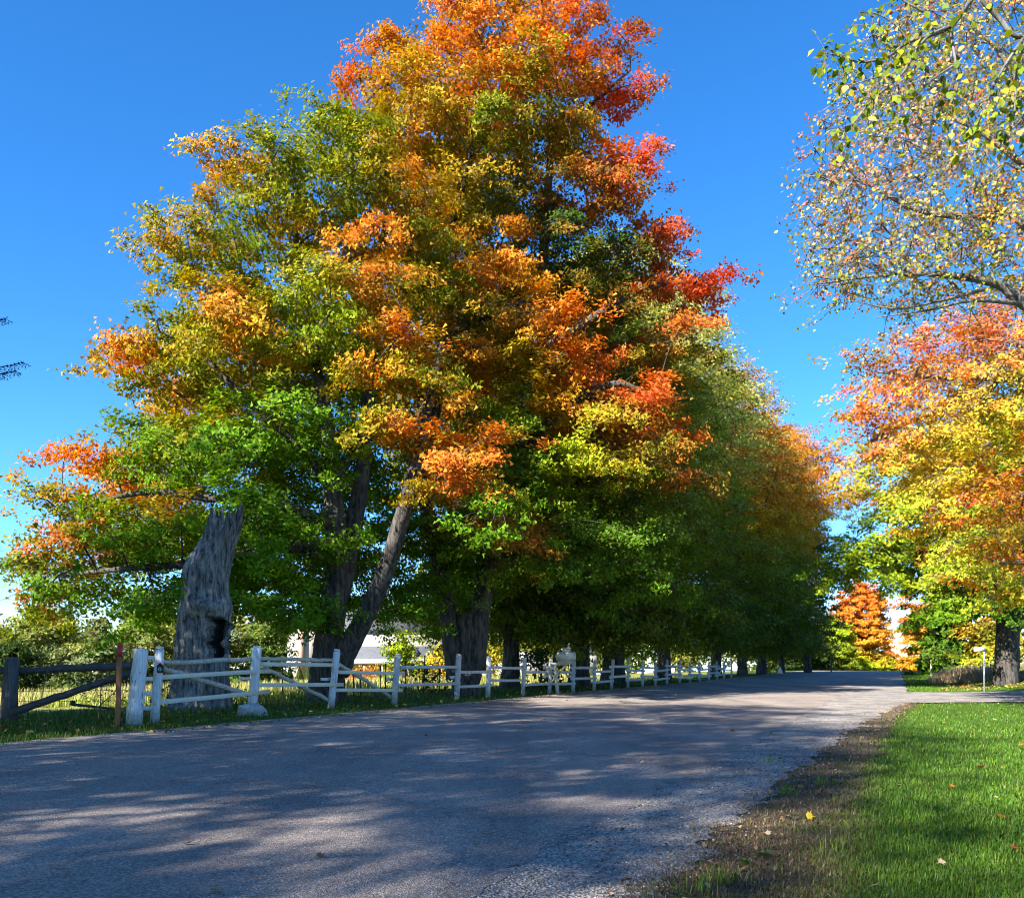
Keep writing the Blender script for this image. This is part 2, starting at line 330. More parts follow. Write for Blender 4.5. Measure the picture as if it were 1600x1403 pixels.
# ------------------------------------------------------------------ foliage
def unit(a): return a / (np.linalg.norm(a, axis=-1, keepdims=True) + 1e-9)
def leaf_arrays(Pt, Nn, size, col, k='kite'):
    n = len(Pt); Nn = unit(Nn); T = unit(np.cross(Nn, rng.normal(size=(n, 3)))); B = np.cross(Nn, T); s = size[:, None]
    if k == 'tri':
        V = np.stack([Pt - .48 * s * T + .30 * s * B, Pt - .40 * s * T - .42 * s * B + .05 * s * Nn, Pt + .62 * s * T - .06 * s * Nn], 1); m = 3; Fc = np.arange(n * 3).reshape(-1, 3)
    elif k == 'kite':
        V = np.stack([Pt - .5 * s * T, Pt + .44 * s * B - .02 * s * T + .1 * s * Nn, Pt + .55 * s * T - .12 * s * Nn, Pt - .44 * s * B - .02 * s * T + .1 * s * Nn], 1)
        m = 4; Fc = (np.arange(n)[:, None] * 4 + np.arange(4))
    elif k == 'maple':
        sh = [(-.5, 0, 0), (-.12, .2, .05), (.05, .5, .0), (.12, .2, .05), (.55, 0, -.1), (.12, -.2, .05), (.05, -.5, 0), (-.12, -.2, .05)]
        V = np.stack([Pt + s * (a * T + b * B + c * Nn) for a, b, c in sh], 1); m = 8
        base = np.arange(n)[:, None] * 8
        Fc = np.concatenate([base + np.array([0, 1, 3, 5]), base + np.array([0, 5, 6, 7]), base + np.array([1, 2, 3, 3])[:4], base + np.array([3, 4, 5, 5])], 0) if False else np.concatenate([base + np.array([0, 1, 2, 3]), base + np.array([0, 3, 4, 5]), base + np.array([0, 5, 6, 7])], 0)
    V = V.reshape(-1, 3); C = np.repeat(col, m, 0); return V, Fc, C
def in_lobe(p, c, r): return np.linalg.norm((p - c) / r, axis=1)
def boughs(lobes, spacing, zmin=1.5, shell=(0.74, 1.02), low=-0.75, frac=1.0):
    """points spread over the skin of the union of the lobes, with their outward direction"""
    Ps, Os = [], []
    for i, (c, r) in enumerate(lobes):
        c = np.array(c); r = np.array(r); area = 4 * np.pi * ((r[0] * r[1]) ** 1.6 + (r[0] * r[2]) ** 1.6 + (r[1] * r[2]) ** 1.6) ** (1 / 1.6) / 3 ** (1 / 1.6)
        n = int(area / spacing ** 2 * 5) + 4
        d = unit(rng.normal(size=(n, 3))); d = d[d[:, 2] > low]; q = rng.uniform(*shell, len(d))[:, None]
        p = c + d * r * q; o = unit(d / r)
        keep = np.ones(len(p), bool)
        for j, (c2, r2) in enumerate(lobes):
            if j != i: keep &= in_lobe(p, np.array(c2), np.array(r2)) > 0.70
        keep &= p[:, 2] > zmin
        Ps.append(p[keep]); Os.append(o[keep])
    Pp = np.vstack(Ps); Oo = np.vstack(Os); idx = rng.permutation(len(Pp)); Pp, Oo = Pp[idx], Oo[idx]
    sel = []; cell = {}
    for i, p in enumerate(Pp):
        key = tuple((p // spacing).astype(int)); ok = True
        for dx in (-1, 0, 1):
            for dy in (-1, 0, 1):
                for dz in (-1, 0, 1):
                    for j in cell.get((key[0] + dx, key[1] + dy, key[2] + dz), ()):
                        if ((Pp[j] - p) ** 2).sum() < spacing ** 2: ok = False; break
                    if not ok: break
                if not ok: break
            if not ok: break
        if ok: sel.append(i); cell.setdefault(key, []).append(i)
    return Pp[sel], Oo[sel]
def sprays(Bp, Bo, bs, k):
    """spray centres: k per bough, on a drooping dome flattened to a tier of leaves"""
    n = len(Bp); a = Bo.copy(); a[:, 2] *= 0.25; a = unit(a); t = unit(np.cross(a, [0, 0, 1.0])); 
    q = rng.normal(size=(n, k, 2)) * 0.55; q = np.clip(q, -1.2, 1.2); zz = rng.uniform(-.26, .26, (n, k))
    s = np.broadcast_to(np.asarray(bs, float), (n,))[:, None, None]
    S = Bp[:, None] + s * (1.2 * q[..., :1] * a[:, None] + 1.0 * q[..., 1:] * t[:, None])
    S[..., 2] += s[..., 0] * (zz - 0.35 * (q ** 2).sum(-1) - 0.12 * q[..., 0])
    return S
def skeleton(limbs):
    """list of (points, r0, r1) -> nodes"""
    Nn, Rr = [], []
    for pts, r0, r1 in limbs:
        pts = np.asarray(pts, float); m = max(2, int(np.linalg.norm(np.diff(pts, axis=0), axis=1).sum() / 0.5))
        t = np.linspace(0, 1, len(pts)); tt = np.linspace(0, 1, m)
        q = np.stack([np.interp(tt, t, pts[:, c]) for c in range(3)], 1); Nn.append(q); Rr.append(np.linspace(r0, r1, m))
    return np.vstack(Nn), np.concatenate(Rr)
def spline(pts, per=6):
    pts = np.asarray(pts, float); 
    if len(pts) < 3: return pts
    p = np.vstack([2 * pts[0] - pts[1], pts, 2 * pts[-1] - pts[-2]]); out = []
    for i in range(1, len(p) - 2):
        for t in np.linspace(0, 1, per, endpoint=False):
            a, b, c, d = p[i - 1:i + 3]
            out.append(.5 * ((2 * b) + (c - a) * t + (2 * a - 5 * b + 4 * c - d) * t * t + (3 * b - a - 3 * c + d) * t ** 3))
    out.append(pts[-1]); return np.array(out)
def grow(mb, limbs, Bp, rmin=0.018, rbr=0.055, k=5, flare=True):
    """trunk and limbs as tubes, then a branch from the nearest wood to every bough"""
    full = []
    for pts, r0, r1 in limbs:
        q = spline(pts); full.append((q, r0, r1)); rr = np.linspace(r0, r1, len(q))
        mb.tube(q, rr, 12 if r0 > .2 else 7, jit=0.03)
    N0, R0 = skeleton(full); nodes = [N0]; cur = N0; rad = R0
    base = N0[0]
    d0 = np.array([np.min(((N0 - b) ** 2).sum(1)) for b in Bp]); order = np.argsort(d0)
    for b in Bp[order]:
        dv = b - cur; dist = np.sqrt((dv ** 2).sum(1)); pen = dist + 1.2 * np.clip(-(dv[:, 2] - 0.25 * dist), 0, None) + 0.4 * (cur[:, 2] < 2.2)
        i = int(np.argmin(pen)); a = cur[i]; L = dist[i]
        mid = (a + b) / 2 + np.array([0, 0, .12 * L]) + rng.normal(size=3) * .06 * L
        t = np.linspace(0, 1, max(4, min(8, int(L / .5))))[:, None]
        q = a * (1 - t) ** 2 + 2 * mid * t * (1 - t) + b * t * t
        r_0 = min(rad[i] * .75, rbr * (0.5 + L / 4)); r_0 = max(r_0, rmin * 1.2)
        rr = np.linspace(r_0, rmin, len(q)); mb.tube(q, rr, k, cap=False)
        cur = np.vstack([cur, q[1:]]); rad = np.concatenate([rad, rr[1:]])
def twigs(mb, Bp, S, r=0.008, frac=1.0):
    n, k, _ = S.shape; A = np.repeat(Bp[:, None], k, 1).reshape(-1, 3); B = S.reshape(-1, 3)
    if frac < 1: m = rng.random(len(A)) < frac; A, B = A[m], B[m]
    d = unit(B - A); a = unit(np.cross(d, [0.1, 0.2, 1.0])); b = np.cross(d, a); V = []
    M = (A + B) / 2 + rng.normal(size=A.shape) * 0.08
    for c, rr in ((A, r * 1.6), (M, r), (B, r * .5)):
        for th in (0, 2.1, 4.2): V.append(c + rr * (math.cos(th) * a + math.sin(th) * b))
    V = np.stack(V, 1); o = np.arange(len(A))[:, None, None] * 9
    Q = o + np.array([[i * 3 + j, i * 3 + (j + 1) % 3, i * 3 + 3 + (j + 1) % 3, i * 3 + 3 + j] for i in (0, 1) for j in range(3)])[None]
    mb.add(V.reshape(-1, 3), Q.reshape(-1, 4))
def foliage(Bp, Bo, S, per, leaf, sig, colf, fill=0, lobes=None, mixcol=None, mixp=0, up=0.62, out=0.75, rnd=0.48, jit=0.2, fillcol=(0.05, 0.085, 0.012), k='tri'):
    n, ks, _ = S.shape; C = np.repeat(S.reshape(-1, 3), per, 0); O = np.repeat(np.repeat(Bo, ks, 0), per, 0); m = len(C)
    g = rng.normal(size=(m, 3)) * np.array([1, 1, .55]) * sig; Pt = C + g
    Nn = np.array([0, 0, up]) + out * O + rng.normal(size=(m, 3)) * rnd
    bc = colf(Bp); sc = np.repeat(bc, ks, 0) * (1 + rng.normal(size=(n * ks, 1)) * .12)
    # a spray may turn a little further than its bough
    alt = colf(S.reshape(-1, 3) + rng.normal(size=(n * ks, 3)) * .55); sc = .45 * sc + .55 * alt
    if mixcol is not None:
        sel = rng.random(n * ks) < mixp; sc[sel] = .25 * sc[sel] + .75 * np.array(mixcol)[rng.integers(len(mixcol), size=sel.sum())]
    col = np.repeat(sc, per, 0) * (1 + rng.normal(size=(m, 1)) * jit) * (1 + rng.normal(size=(m, 3)) * np.array([.10, .10, .05]))
    size = leaf * rng.uniform(.7, 1.25, m)
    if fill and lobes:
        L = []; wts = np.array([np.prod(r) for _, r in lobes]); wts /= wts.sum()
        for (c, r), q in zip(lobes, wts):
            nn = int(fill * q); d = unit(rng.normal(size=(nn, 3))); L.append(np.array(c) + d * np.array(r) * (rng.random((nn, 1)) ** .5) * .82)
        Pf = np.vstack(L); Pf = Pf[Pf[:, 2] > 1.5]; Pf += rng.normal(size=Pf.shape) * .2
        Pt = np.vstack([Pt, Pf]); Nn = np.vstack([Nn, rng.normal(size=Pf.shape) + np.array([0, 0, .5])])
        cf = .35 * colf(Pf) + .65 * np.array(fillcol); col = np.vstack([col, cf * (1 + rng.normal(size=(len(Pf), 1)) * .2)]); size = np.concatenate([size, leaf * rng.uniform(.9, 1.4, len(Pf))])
    return leaf_arrays(Pt, Nn, size, np.clip(col * 1.15, .004, .8), k)
GREEN, DGREEN, OLIVE, YELG = (.085, .175, .010), (.040, .085, .010), (.195, .205, .012), (.27, .33, .014)
YEL, GOLD, ORG, RORG, RED, PINK, BROWN = (.64, .47, .03), (.45, .235, .014), (.60, .18, .022), (.64, .13, .024), (.60, .08, .034), (.50, .26, .15), (.27, .11, .02)
def color_field(anchors, base, depth):
    """anchors (px, py, radius px, colour) on the tree at the given distance -> colour as a function of place in the crown"""
    A = np.array([P(a[0], a[1], depth) for a in anchors]); Rr = np.array([a[2] for a in anchors]) * depth / F; Cc = np.array([a[3] for a in anchors])
    def f(p):
        d2 = ((p[:, None, 0] - A[None, :, 0]) ** 2 + (p[:, None, 2] - A[None, :, 2]) ** 2) / Rr[None] ** 2
        wgt = np.exp(-1.3 * d2); bw = base(p) if callable(base) else np.broadcast_to(np.array(base), (len(p), 3))
        s = wgt.sum(1, keepdims=True); c = (wgt @ Cc) / (s + 1e-9); m = np.clip(s * 1.15, 0, 1)
        return bw * (1 - m) + c * m
    return f
def lobes_px(lst, depth, trim=(0, 0)):
    out = []
    for px, py, rx, ry, dz, rz in lst:
        y = depth + dz; c = P(px, py, y); rx = max(min(rx, 24), rx - trim[0]); ry = max(min(ry, 22), ry - trim[1]); s = y / F; out.append((c, (rx * s, rz, ry * s)))
    return out
def tree(name, base, label, limbs, lobes, colf, bs=1.25, spacing=1.35, k=9, per=50, leaf=.17, sig=.3, fill=20000, bark=None, group=None, cat='tree', twig=.5, zmin=1.5, rbr=.055, trunk_name='trunk', leaf_kind='tri', rmin=.018, **kw):
    Bp, Bo = boughs(lobes, spacing, zmin=zmin)
    S = sprays(Bp, Bo, bs, k)
    mb = MB(); grow(mb, limbs, Bp, rbr=rbr, rmin=rmin); twigs(mb, Bp, S, frac=twig)
    rt = empty(name, base, label, cat, group)
    mb.build(trunk_name, bark or M_BARK, rt, smooth=True)
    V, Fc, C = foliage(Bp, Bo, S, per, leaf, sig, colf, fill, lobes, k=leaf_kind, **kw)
    V = V.astype(np.float32)
    cr = link('crown', mesh_np('crown', V, Fc, C), M_LEAF, rt)
    print('TREE', name, len(Bp), 'boughs', len(Fc), 'leaves'); return rt
def copy_tree(o, loc, rz, s, label, group=None, tint=(1, 1, 1)):
    c = o.copy(); COL.objects.link(c); c.location = loc; c.rotation_euler = (0, 0, rz); c.scale = (s, s, s) if not isinstance(s, tuple) else s
    c['label'] = label
    if group: c['group'] = group
    for ch in o.children:
        d = ch.copy(); COL.objects.link(d); d.parent = c
        if d.name.startswith('crown'): d.color = (*tint, 1)
    return c

# ---- maple A: the first big maple behind the stump
def rootflare(b, r, h=1.2): return ([(b[0], b[1], -.15), (b[0], b[1], .35), (b[0], b[1], h)], r * 1.55, r)
ZA = 32.0; bA = G(510, 1095); 
def PA(px, py, dy=0): return P(px, py, ZA + dy)
limbsA = [
    ([(bA[0], bA[1], -.2), (bA[0], bA[1], .3), PA(512, 1040), PA(518, 985)], .78, .50),
    ([PA(512, 1010), PA(525, 900), PA(522, 800, .3), PA(515, 700, .4), PA(500, 600, .8), PA(480, 480, 1.), PA(460, 360, 1)], .50, .10),
    ([PA(530, 930, .3), PA(552, 820, 1), PA(566, 740, 1.4), PA(572, 640, 1.8), PA(590, 500, 2), PA(600, 350, 2)], .40, .08),
    ([PA(528, 1050, -.2), PA(550, 1000, -.5), PA(580, 945, -1.0), PA(610, 868, -1.6), PA(640, 765, -2.2), PA(652, 710, -2.0), PA(672, 620, -1.0), PA(690, 540, 0)], .40, .12),
    ([PA(520, 760), PA(470, 700, -.5), PA(400, 640, -1), PA(320, 560, -1.5), PA(250, 520, -1.5)], .22, .05),
    ([PA(518, 820), PA(440, 790, -1), PA(340, 780, -1.8), PA(220, 770, -2), PA(110, 800, -2)], .22, .05),
    ([PA(520, 850), PA(420, 860, -2), PA(300, 880, -3), PA(180, 890, -3.4), PA(90, 900, -3)], .2, .05),
    ([PA(510, 660, .4), PA(440, 560, 2), PA(370, 450, 2.5), PA(330, 380, 2.5)], .2, .05),
    ([PA(520, 750), PA(560, 690, 3), PA(600, 600, 5), PA(620, 500, 6)], .25, .06),
    ([PA(515, 880), PA(470, 850, 3), PA(420, 800, 5), PA(380, 740, 6)], .2, .05),
]
lobA = lobes_px([
    (450, 310, 92, 88, 0, 3.2), (365, 262, 44, 48, 0, 1.5), (345, 400, 92, 88, -.5, 3), (282, 400, 48, 50, -.8, 1.6), (250, 535, 88, 48, -1.5, 2.0), (190, 535, 42, 36, -1.5, 1.2),
    (400, 520, 120, 90, -1.5, 3.4), (300, 590, 90, 50, -1.5, 2.4), (545, 265, 78, 95, .5, 3.2), (600, 360, 110, 110, .5, 4), (560, 480, 110, 90, -1.5, 3.6), (640, 580, 80, 80, -3.0, 2.2),
    (250, 700, 110, 70, -1.5, 2.6), (150, 705, 62, 52, -1.5, 1.8), (380, 690, 105, 75, -2, 2.8), (120, 800, 100, 50, -2, 2.0), (60, 840, 55, 42, -2, 1.5), (230, 830, 120, 60, -2.8, 2.4),
    (130, 915, 115, 55, -2.6, 2.0), (300, 930, 130, 60, -2.4, 2.2), (410, 820, 90, 75, -2.2, 2.4), (455, 935, 80, 55, -1.5, 2.2), (725, 720, 95, 75, -3.6, 2.0), (760, 770, 80, 45, -3.8, 1.6),
    (520, 600, 150, 170, 5, 3.2), (380, 620, 150, 170, 4.5, 3.2), (470, 850, 150, 110, 5.5, 3), (250, 800, 130, 120, 4, 2.6), (560, 880, 70, 60, 3, 2.0), (530, 840, 50, 45, -1.8, 1.3), (640, 920, 75, 60, 3.5, 2.4), (450, 900, 70, 70, -2, 2), (170, 840, 110, 62, 0, 2.4), (330, 860, 95, 85, 0, 2.6), (440, 860, 85, 90, 2, 2.6), (520, 930, 60, 52, 3, 2), (95, 885, 95, 58, -1, 2), (220, 930, 130, 58, -1, 2.2), (380, 930, 100, 62, -1, 2.2), (620, 660, 70, 60, -3.2, 1.8), (560, 760, 110, 110, 5, 3), (430, 740, 110, 100, 5.5, 3), (630, 830, 85, 85, 5, 2.5), (470, 660, 60, 50, -2.4, 1.8)], ZA, (16, 9))
ancA = [(370, 225, 38, ORG), (350, 270, 50, GOLD), (300, 370, 50, ORG), (270, 390, 45, OLIVE), (480, 390, 38, ORG), (520, 160, 40, OLIVE), (560, 210, 60, OLIVE), (450, 240, 50, OLIVE), (240, 460, 40, OLIVE),
    (190, 520, 45, ORG), (230, 575, 45, ORG), (170, 545, 30, RORG), (390, 520, 42, ORG), (430, 560, 35, ORG), (300, 500, 45, OLIVE), (350, 550, 40, OLIVE), (300, 660, 40, GOLD), (370, 640, 40, GOLD), (150, 730, 45, ORG), (110, 720, 30, ORG), (205, 730, 25, RORG),
    (60, 800, 38, ORG), (30, 845, 35, BROWN), (70, 830, 35, BROWN), (155, 860, 30, RED), (135, 885, 25, RED), (205, 870, 28, BROWN), (125, 650, 30, OLIVE), (200, 800, 40, GOLD), (320, 810, 22, ORG), (90, 950, 40, BROWN),
    (600, 420, 50, ORG), (560, 410, 35, ORG), (640, 310, 40, ORG), (610, 260, 45, OLIVE), (570, 460, 30, GOLD), (680, 560, 45, ORG), (620, 600, 40, ORG), (600, 490, 35, RORG), (700, 690, 40, ORG), (660, 700, 35, ORG), (760, 710, 40, ORG), (740, 765, 30, RORG), (690, 770, 30, ORG), (790, 760, 26, RORG),
    (520, 560, 40, YELG), (440, 480, 60, GREEN), (500, 500, 50, OLIVE), (370, 470, 50, OLIVE), (520, 310, 60, OLIVE), (430, 310, 70, OLIVE), (380, 350, 50, OLIVE), (560, 340, 50, OLIVE)]
def baseA(p):
    z = p[:, 2:3]; t = sstep(8, 17, z); return np.array((.10, .20, .010)) * (1 - t) + np.array((.165, .205, .011)) * t
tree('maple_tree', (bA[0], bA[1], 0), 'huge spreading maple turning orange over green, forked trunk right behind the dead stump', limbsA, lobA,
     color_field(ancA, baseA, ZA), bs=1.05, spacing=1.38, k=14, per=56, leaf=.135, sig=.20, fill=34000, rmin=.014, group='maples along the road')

# ---- maple B: the tallest, orange-red
ZB = 38.0; bB = G(728, 1086)
def PB(px, py, dy=0): return P(px, py, ZB + dy)
limbsB = [
    ([(bB[0], bB[1], -.2), (bB[0], bB[1], .4), PB(734, 1040), PB(732, 990), PB(728, 960)], .62, .42),
    ([PB(712, 1060), PB(704, 990), PB(690, 900, .3), PB(672, 820, .6), PB(665, 760, 1), PB(680, 640, 1), PB(700, 520, 1), PB(712, 330, .5), PB(735, 250), PB(760, 120)], .42, .09),
    ([PB(742, 1050), PB(750, 960), PB(770, 850, 1), PB(800, 720, 1), PB(830, 560, 1), PB(850, 380, 1), PB(860, 200, .5), PB(850, 80, .5)], .46, .09),
    ([PB(700, 520, 1), PB(760, 495, -2), PB(820, 470, -3.5)], .22, .07),
    ([PB(800, 720, 1), PB(880, 640, -2), PB(960, 600, -3.5), PB(1020, 620, -3.5)], .24, .06),
    ([PB(830, 560, 1), PB(920, 500, 0), PB(1010, 450, -1), PB(1100, 440, -1)], .22, .05),
    ([PB(850, 380, 1), PB(910, 330, -1), PB(980, 300, -1.5)], .16, .05),
    ([PB(700, 480, 1), PB(640, 380, 0), PB(600, 260, 0), PB(560, 110, 0)], .2, .05),
    ([PB(860, 250, .5), PB(920, 170, 0), PB(985, 110, 0)], .14, .04),
    ([PB(712, 340, .5), PB(724, 290, -1.6), PB(733, 240, -2)], .14, .05),
]
lobB = lobes_px([
    (750, 50, 95, 90, 0, 3), (850, 50, 105, 95, 0, 3.2), (650, 100, 85, 60, 0, 2.4), (570, 115, 40, 42, 0, 1.2), (960, 95, 52, 42, 0, 1.4), (975, 150, 30, 30, 0, 1),
    (700, 190, 110, 80, -1, 3.4), (820, 180, 120, 110, -1, 3.6), (900, 170, 70, 90, 0, 2.6), (620, 240, 80, 80, .5, 2.6), (940, 290, 80, 65, -1.5, 2.2), (1000, 290, 45, 55, -.5, 1.4),
    (780, 330, 130, 90, .8, 3.4), (880, 400, 130, 90, 1.0, 3.2), (960, 430, 110, 70, .5, 2.8), (1030, 380, 60, 60, -.5, 1.8), (1090, 450, 62, 42, -1, 1.4), (1050, 530, 75, 60, 0, 2),
    (690, 440, 100, 70, -2, 2.8), (800, 410, 55, 45, -3.4, 1.3), (800, 500, 110, 60, -2, 2.6), (880, 520, 90, 60, -2.8, 2.2), (700, 570, 100, 65, -2.5, 2.4), (870, 580, 85, 55, -3.6, 2), (960, 640, 90, 62, -3.6, 2),
    (1030, 660, 65, 75, -3, 1.8), (820, 640, 95, 60, -2.6, 2), (920, 720, 85, 50, -3.2, 1.8), (1040, 740, 70, 45, -2.2, 1.8), (800, 720, 70, 60, -2, 1.8), (780, 830, 75, 45, -3.4, 1.6), (870, 850, 120, 70, -2, 2.2), (720, 860, 70, 60, 0, 2), (960, 850, 110, 80, -1, 2.4),
    (800, 560, 170, 200, 5, 3.6), (930, 640, 160, 160, 4.5, 3.4), (800, 850, 170, 120, 5, 3), (720, 330, 110, 180, 4.5, 3), (1010, 880, 90, 80, 1, 2.2)], ZB, (20, 10))
ancB = [(560, 90, 34, RORG), (580, 120, 34, RORG), (650, 50, 40, RORG), (700, 60, 50, ORG), (780, 40, 50, GOLD), (850, 30, 50, RORG), (900, 40, 40, ORG), (920, 80, 45, RORG), (980, 100, 40, RED), (985, 150, 35, RED), (760, 75, 35, RORG), (800, 110, 40, GOLD),
    (640, 110, 40, OLIVE), (620, 170, 55, OLIVE), (680, 170, 45, GOLD), (740, 170, 45, ORG), (790, 180, 40, RORG), (700, 150, 40, ORG), (870, 130, 40, RORG), (900, 180, 45, GOLD), (960, 190, 35, RED), (650, 210, 40, ORG), (730, 230, 40, OLIVE), (780, 240, 50, GREEN),
    (860, 230, 55, GREEN), (840, 270, 35, RORG), (910, 280, 50, RORG), (970, 300, 45, RORG), (1010, 260, 40, RED), (1000, 340, 40, RORG), (1050, 380, 40, RED), (1080, 430, 45, RED), (1130, 465, 40, RED), (1040, 450, 30, RORG),
    (800, 380, 32, ORG), (860, 330, 70, DGREEN), (900, 400, 90, DGREEN), (970, 420, 60, DGREEN), (860, 425, 24, RORG), (780, 460, 35, ORG), (720, 430, 40, ORG), (660, 420, 35, GOLD), (690, 470, 40, OLIVE), (840, 480, 45, GOLD), (900, 490, 40, GOLD), (970, 510, 35, RORG),
    (1070, 510, 40, RORG), (1020, 500, 40, BROWN), (860, 550, 45, ORG), (890, 560, 40, RORG), (700, 550, 40, GOLD), (730, 590, 40, ORG), (640, 600, 35, ORG), (790, 590, 40, GOLD), (810, 640, 35, YELG), (930, 620, 40, RORG), (970, 630, 40, RED), (900, 660, 35, ORG), (1010, 660, 45, RORG), (1060, 690, 35, ORG), (1000, 600, 30, GOLD),
    (860, 660, 30, GOLD), (900, 730, 45, YELG), (950, 730, 35, GOLD), (880, 770, 25, YELG), (1040, 760, 40, BROWN), (1080, 730, 30, ORG), (840, 850, 26, RORG), (780, 850, 28, BROWN), (790, 800, 30, GOLD), (900, 560, 40, ORG), (1060, 590, 50, OLIVE), (760, 680, 40, OLIVE)]
def baseB(p):
    z = p[:, 2:3]; t = sstep(13, 23, z); return np.array((.08, .15, .011)) * (1 - t) + np.array((.36, .22, .015)) * t
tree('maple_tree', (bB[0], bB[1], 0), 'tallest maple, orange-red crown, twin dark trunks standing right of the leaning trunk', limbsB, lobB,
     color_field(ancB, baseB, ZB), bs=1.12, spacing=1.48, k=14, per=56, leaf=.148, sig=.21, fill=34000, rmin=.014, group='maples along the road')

# ---- the rest of the left row
def generic_tree(name, base, label, hgt, rad, colf, r=.45, n=9, fork=True, cb=3.2, leaf=.2, per=30, bs=1.3, spacing=1.4, fill=12000, k=9, skirt=0, low=0, bark=None, group=None, sq=1.0, **kw):
    x, y, z0 = base; lob = []
    lob.append(((x, y, z0 + cb + (hgt - cb) * .55), (rad * .72, rad * .72 * sq, (hgt - cb) * .45)))
    for i in range(n):
        a = i * 2.4 + rng.uniform(-.3, .3); t = (i + .5) / n; zz = z0 + cb + 1 + (hgt - cb - 2) * t; rr = rad * (math.sin(math.pi * (t * .75 + .22))) * rng.uniform(.5, .75)
        q = rad * rng.uniform(.34, .46); lob.append(((x + rr * math.cos(a), y + sq * rr * math.sin(a), zz), (q, q * sq, q * rng.uniform(.75, .95))))
    for i in range(skirt):
        a = i * 6.283 / max(1, skirt) + .5; rr = rad * rng.uniform(.42, .62); lob.append(((x + rr * math.cos(a), y + rr * math.sin(a) * sq, z0 + rng.uniform(3.6, 4.6)), (rad * .36, rad * .36 * sq, 1.7)))
    top = np.array((x + rng.normal() * .3, y, z0 + hgt * .86)); h1 = z0 + cb * rng.uniform(.8, 1.2)
    limbs = [([(x, y, z0 - .2), (x, y, z0 + .4), (x + .05, y, z0 + 1.5), (x, y, h1 + 1.5)], r * 1.45, r * .8),
             ([(x, y, h1), (x + .3, y, z0 + hgt * .4), tuple(top - [0, 0, hgt * .2]), tuple(top)], r * .75, .06)]
    for c, q in lob[2::2]: limbs.append(([(x, y, z0 + cb + .4 + .3 * (c[2] - z0 - cb)), ((x + c[0]) / 2, (y + c[1]) / 2, (z0 + cb + c[2]) / 2 + .6), c], r * .35, min(.05, r * .3)))
    kw.setdefault('rmin', min(.018, r * .25)); kw.setdefault('rbr', min(.055, r * .6))
    for i in range(low):
        a = i * 6.283 / low + .3; lob.append(((x + .5 * rad * math.cos(a), y + .5 * rad * math.sin(a) * sq, z0 + .10 * hgt), (rad * .5, rad * .5 * sq, .12 * hgt)))
    return tree(name, base, label, limbs, lob, colf, bs=bs, spacing=spacing, k=k, per=per, leaf=leaf, sig=.30, fill=fill, bark=bark, group=group, zmin=z0 + (2.0 if skirt else 0.05 if low else cb * .6), **kw)
def zcol(stops):
    zs = [s[0] for s in stops]; cs = np.array([s[1] for s in stops])
    def f(p):
        z = p[:, 2] + .8 * np.sin(p[:, 0] * .9 + 1.3) * np.cos(p[:, 1] * .8) + .7 * np.sin(p[:, 2] * 1.7 + p[:, 0] * 1.1)
        return np.stack([np.interp(z, zs, cs[:, i]) for i in range(3)], 1)
    return f
GRP = 'maples along the road'
def row(px, py): x, y = G(px, py); return (x, y, 0.0)
OL2 = (.19, .185, .018)
tC = generic_tree('maple_tree', row(797, 1075), 'green maple with a single straight dark trunk, third along the fence', 20, 6.4, zcol([(3, (.075, .125, .012)), (9, OL2), (15, (.10, .12, .014)), (19, GOLD)]), r=.42, group=GRP, fill=14000, skirt=7)
tD = generic_tree('maple_tree', row(905, 1072), 'olive green maple whose dark trunk stands right behind the mailbox', 22, 6.8, zcol([(3, (.11, .13, .013)), (8, OL2), (13, (.10, .115, .013)), (17, OLIVE)]), r=.5, group=GRP, fill=14000, skirt=7)
tE = generic_tree('maple_tree', row(958, 1069), 'yellow-olive maple behind the fence, broad split trunk just right of the mailbox', 25.5, 7.2, zcol([(3, (.11, .125, .013)), (8, OL2), (14, (.22, .22, .02)), (20, (.36, .34, .06))]), r=.62, group=GRP, fill=14000, skirt=7)
tF = generic_tree('maple_tree', row(1036, 1062.5), 'tall pale olive maple with a grey straight trunk, beyond the split trunk', 28, 7.8, zcol([(3, (.07, .11, .012)), (9, (.14, .16, .016)), (14, (.27, .26, .03)), (20, (.42, .40, .11))]), r=.5, group=GRP, skirt=7)
tG = generic_tree('maple_tree', row(1118, 1057.5), 'gold-topped maple rising above the far end of the white fence', 26, 8.2, zcol([(3, (.09, .11, .012)), (10, (.15, .16, .014)), (14, GOLD), (18, (.42, .24, .04))]), r=.45, group=GRP, skirt=7)
tH = generic_tree('maple_tree', row(1190, 1053.5), 'dark green maple with orange top, past the end of the fence', 26, 7.2, zcol([(3, (.07, .10, .011)), (11, (.11, .14, .013)), (14, GOLD), (18, ORG)]), r=.45, group=GRP, skirt=7)
copy_tree(tH, (*G(1160, 1055.4), 0), 2.1, .93, 'narrow dark maple just beyond the last white fence post', GRP, (.9, 1.0, 1))
copy_tree(tG, (*G(1222, 1051.5), 0), 4.0, (.62, .62, .8), 'narrow farthest dark maple of the left row, beside the yellow-green bush', GRP, (1.0, .9, 1))
ZL = 108.0; xl = (1262 - PCX) / F * ZL
lobL = lobes_px([(1235, 860, 62, 120, 0, 5), (1225, 715, 55, 50, 0, 4), (1276, 722, 40, 36, 0, 3), (1285, 768, 46, 28, -1, 3), (1338, 772, 30, 18, -2, 2), (1250, 800, 55, 50, -1, 4), (1278, 890, 34, 80, 0, 4), (1240, 970, 60, 50, 0, 4)], ZL)
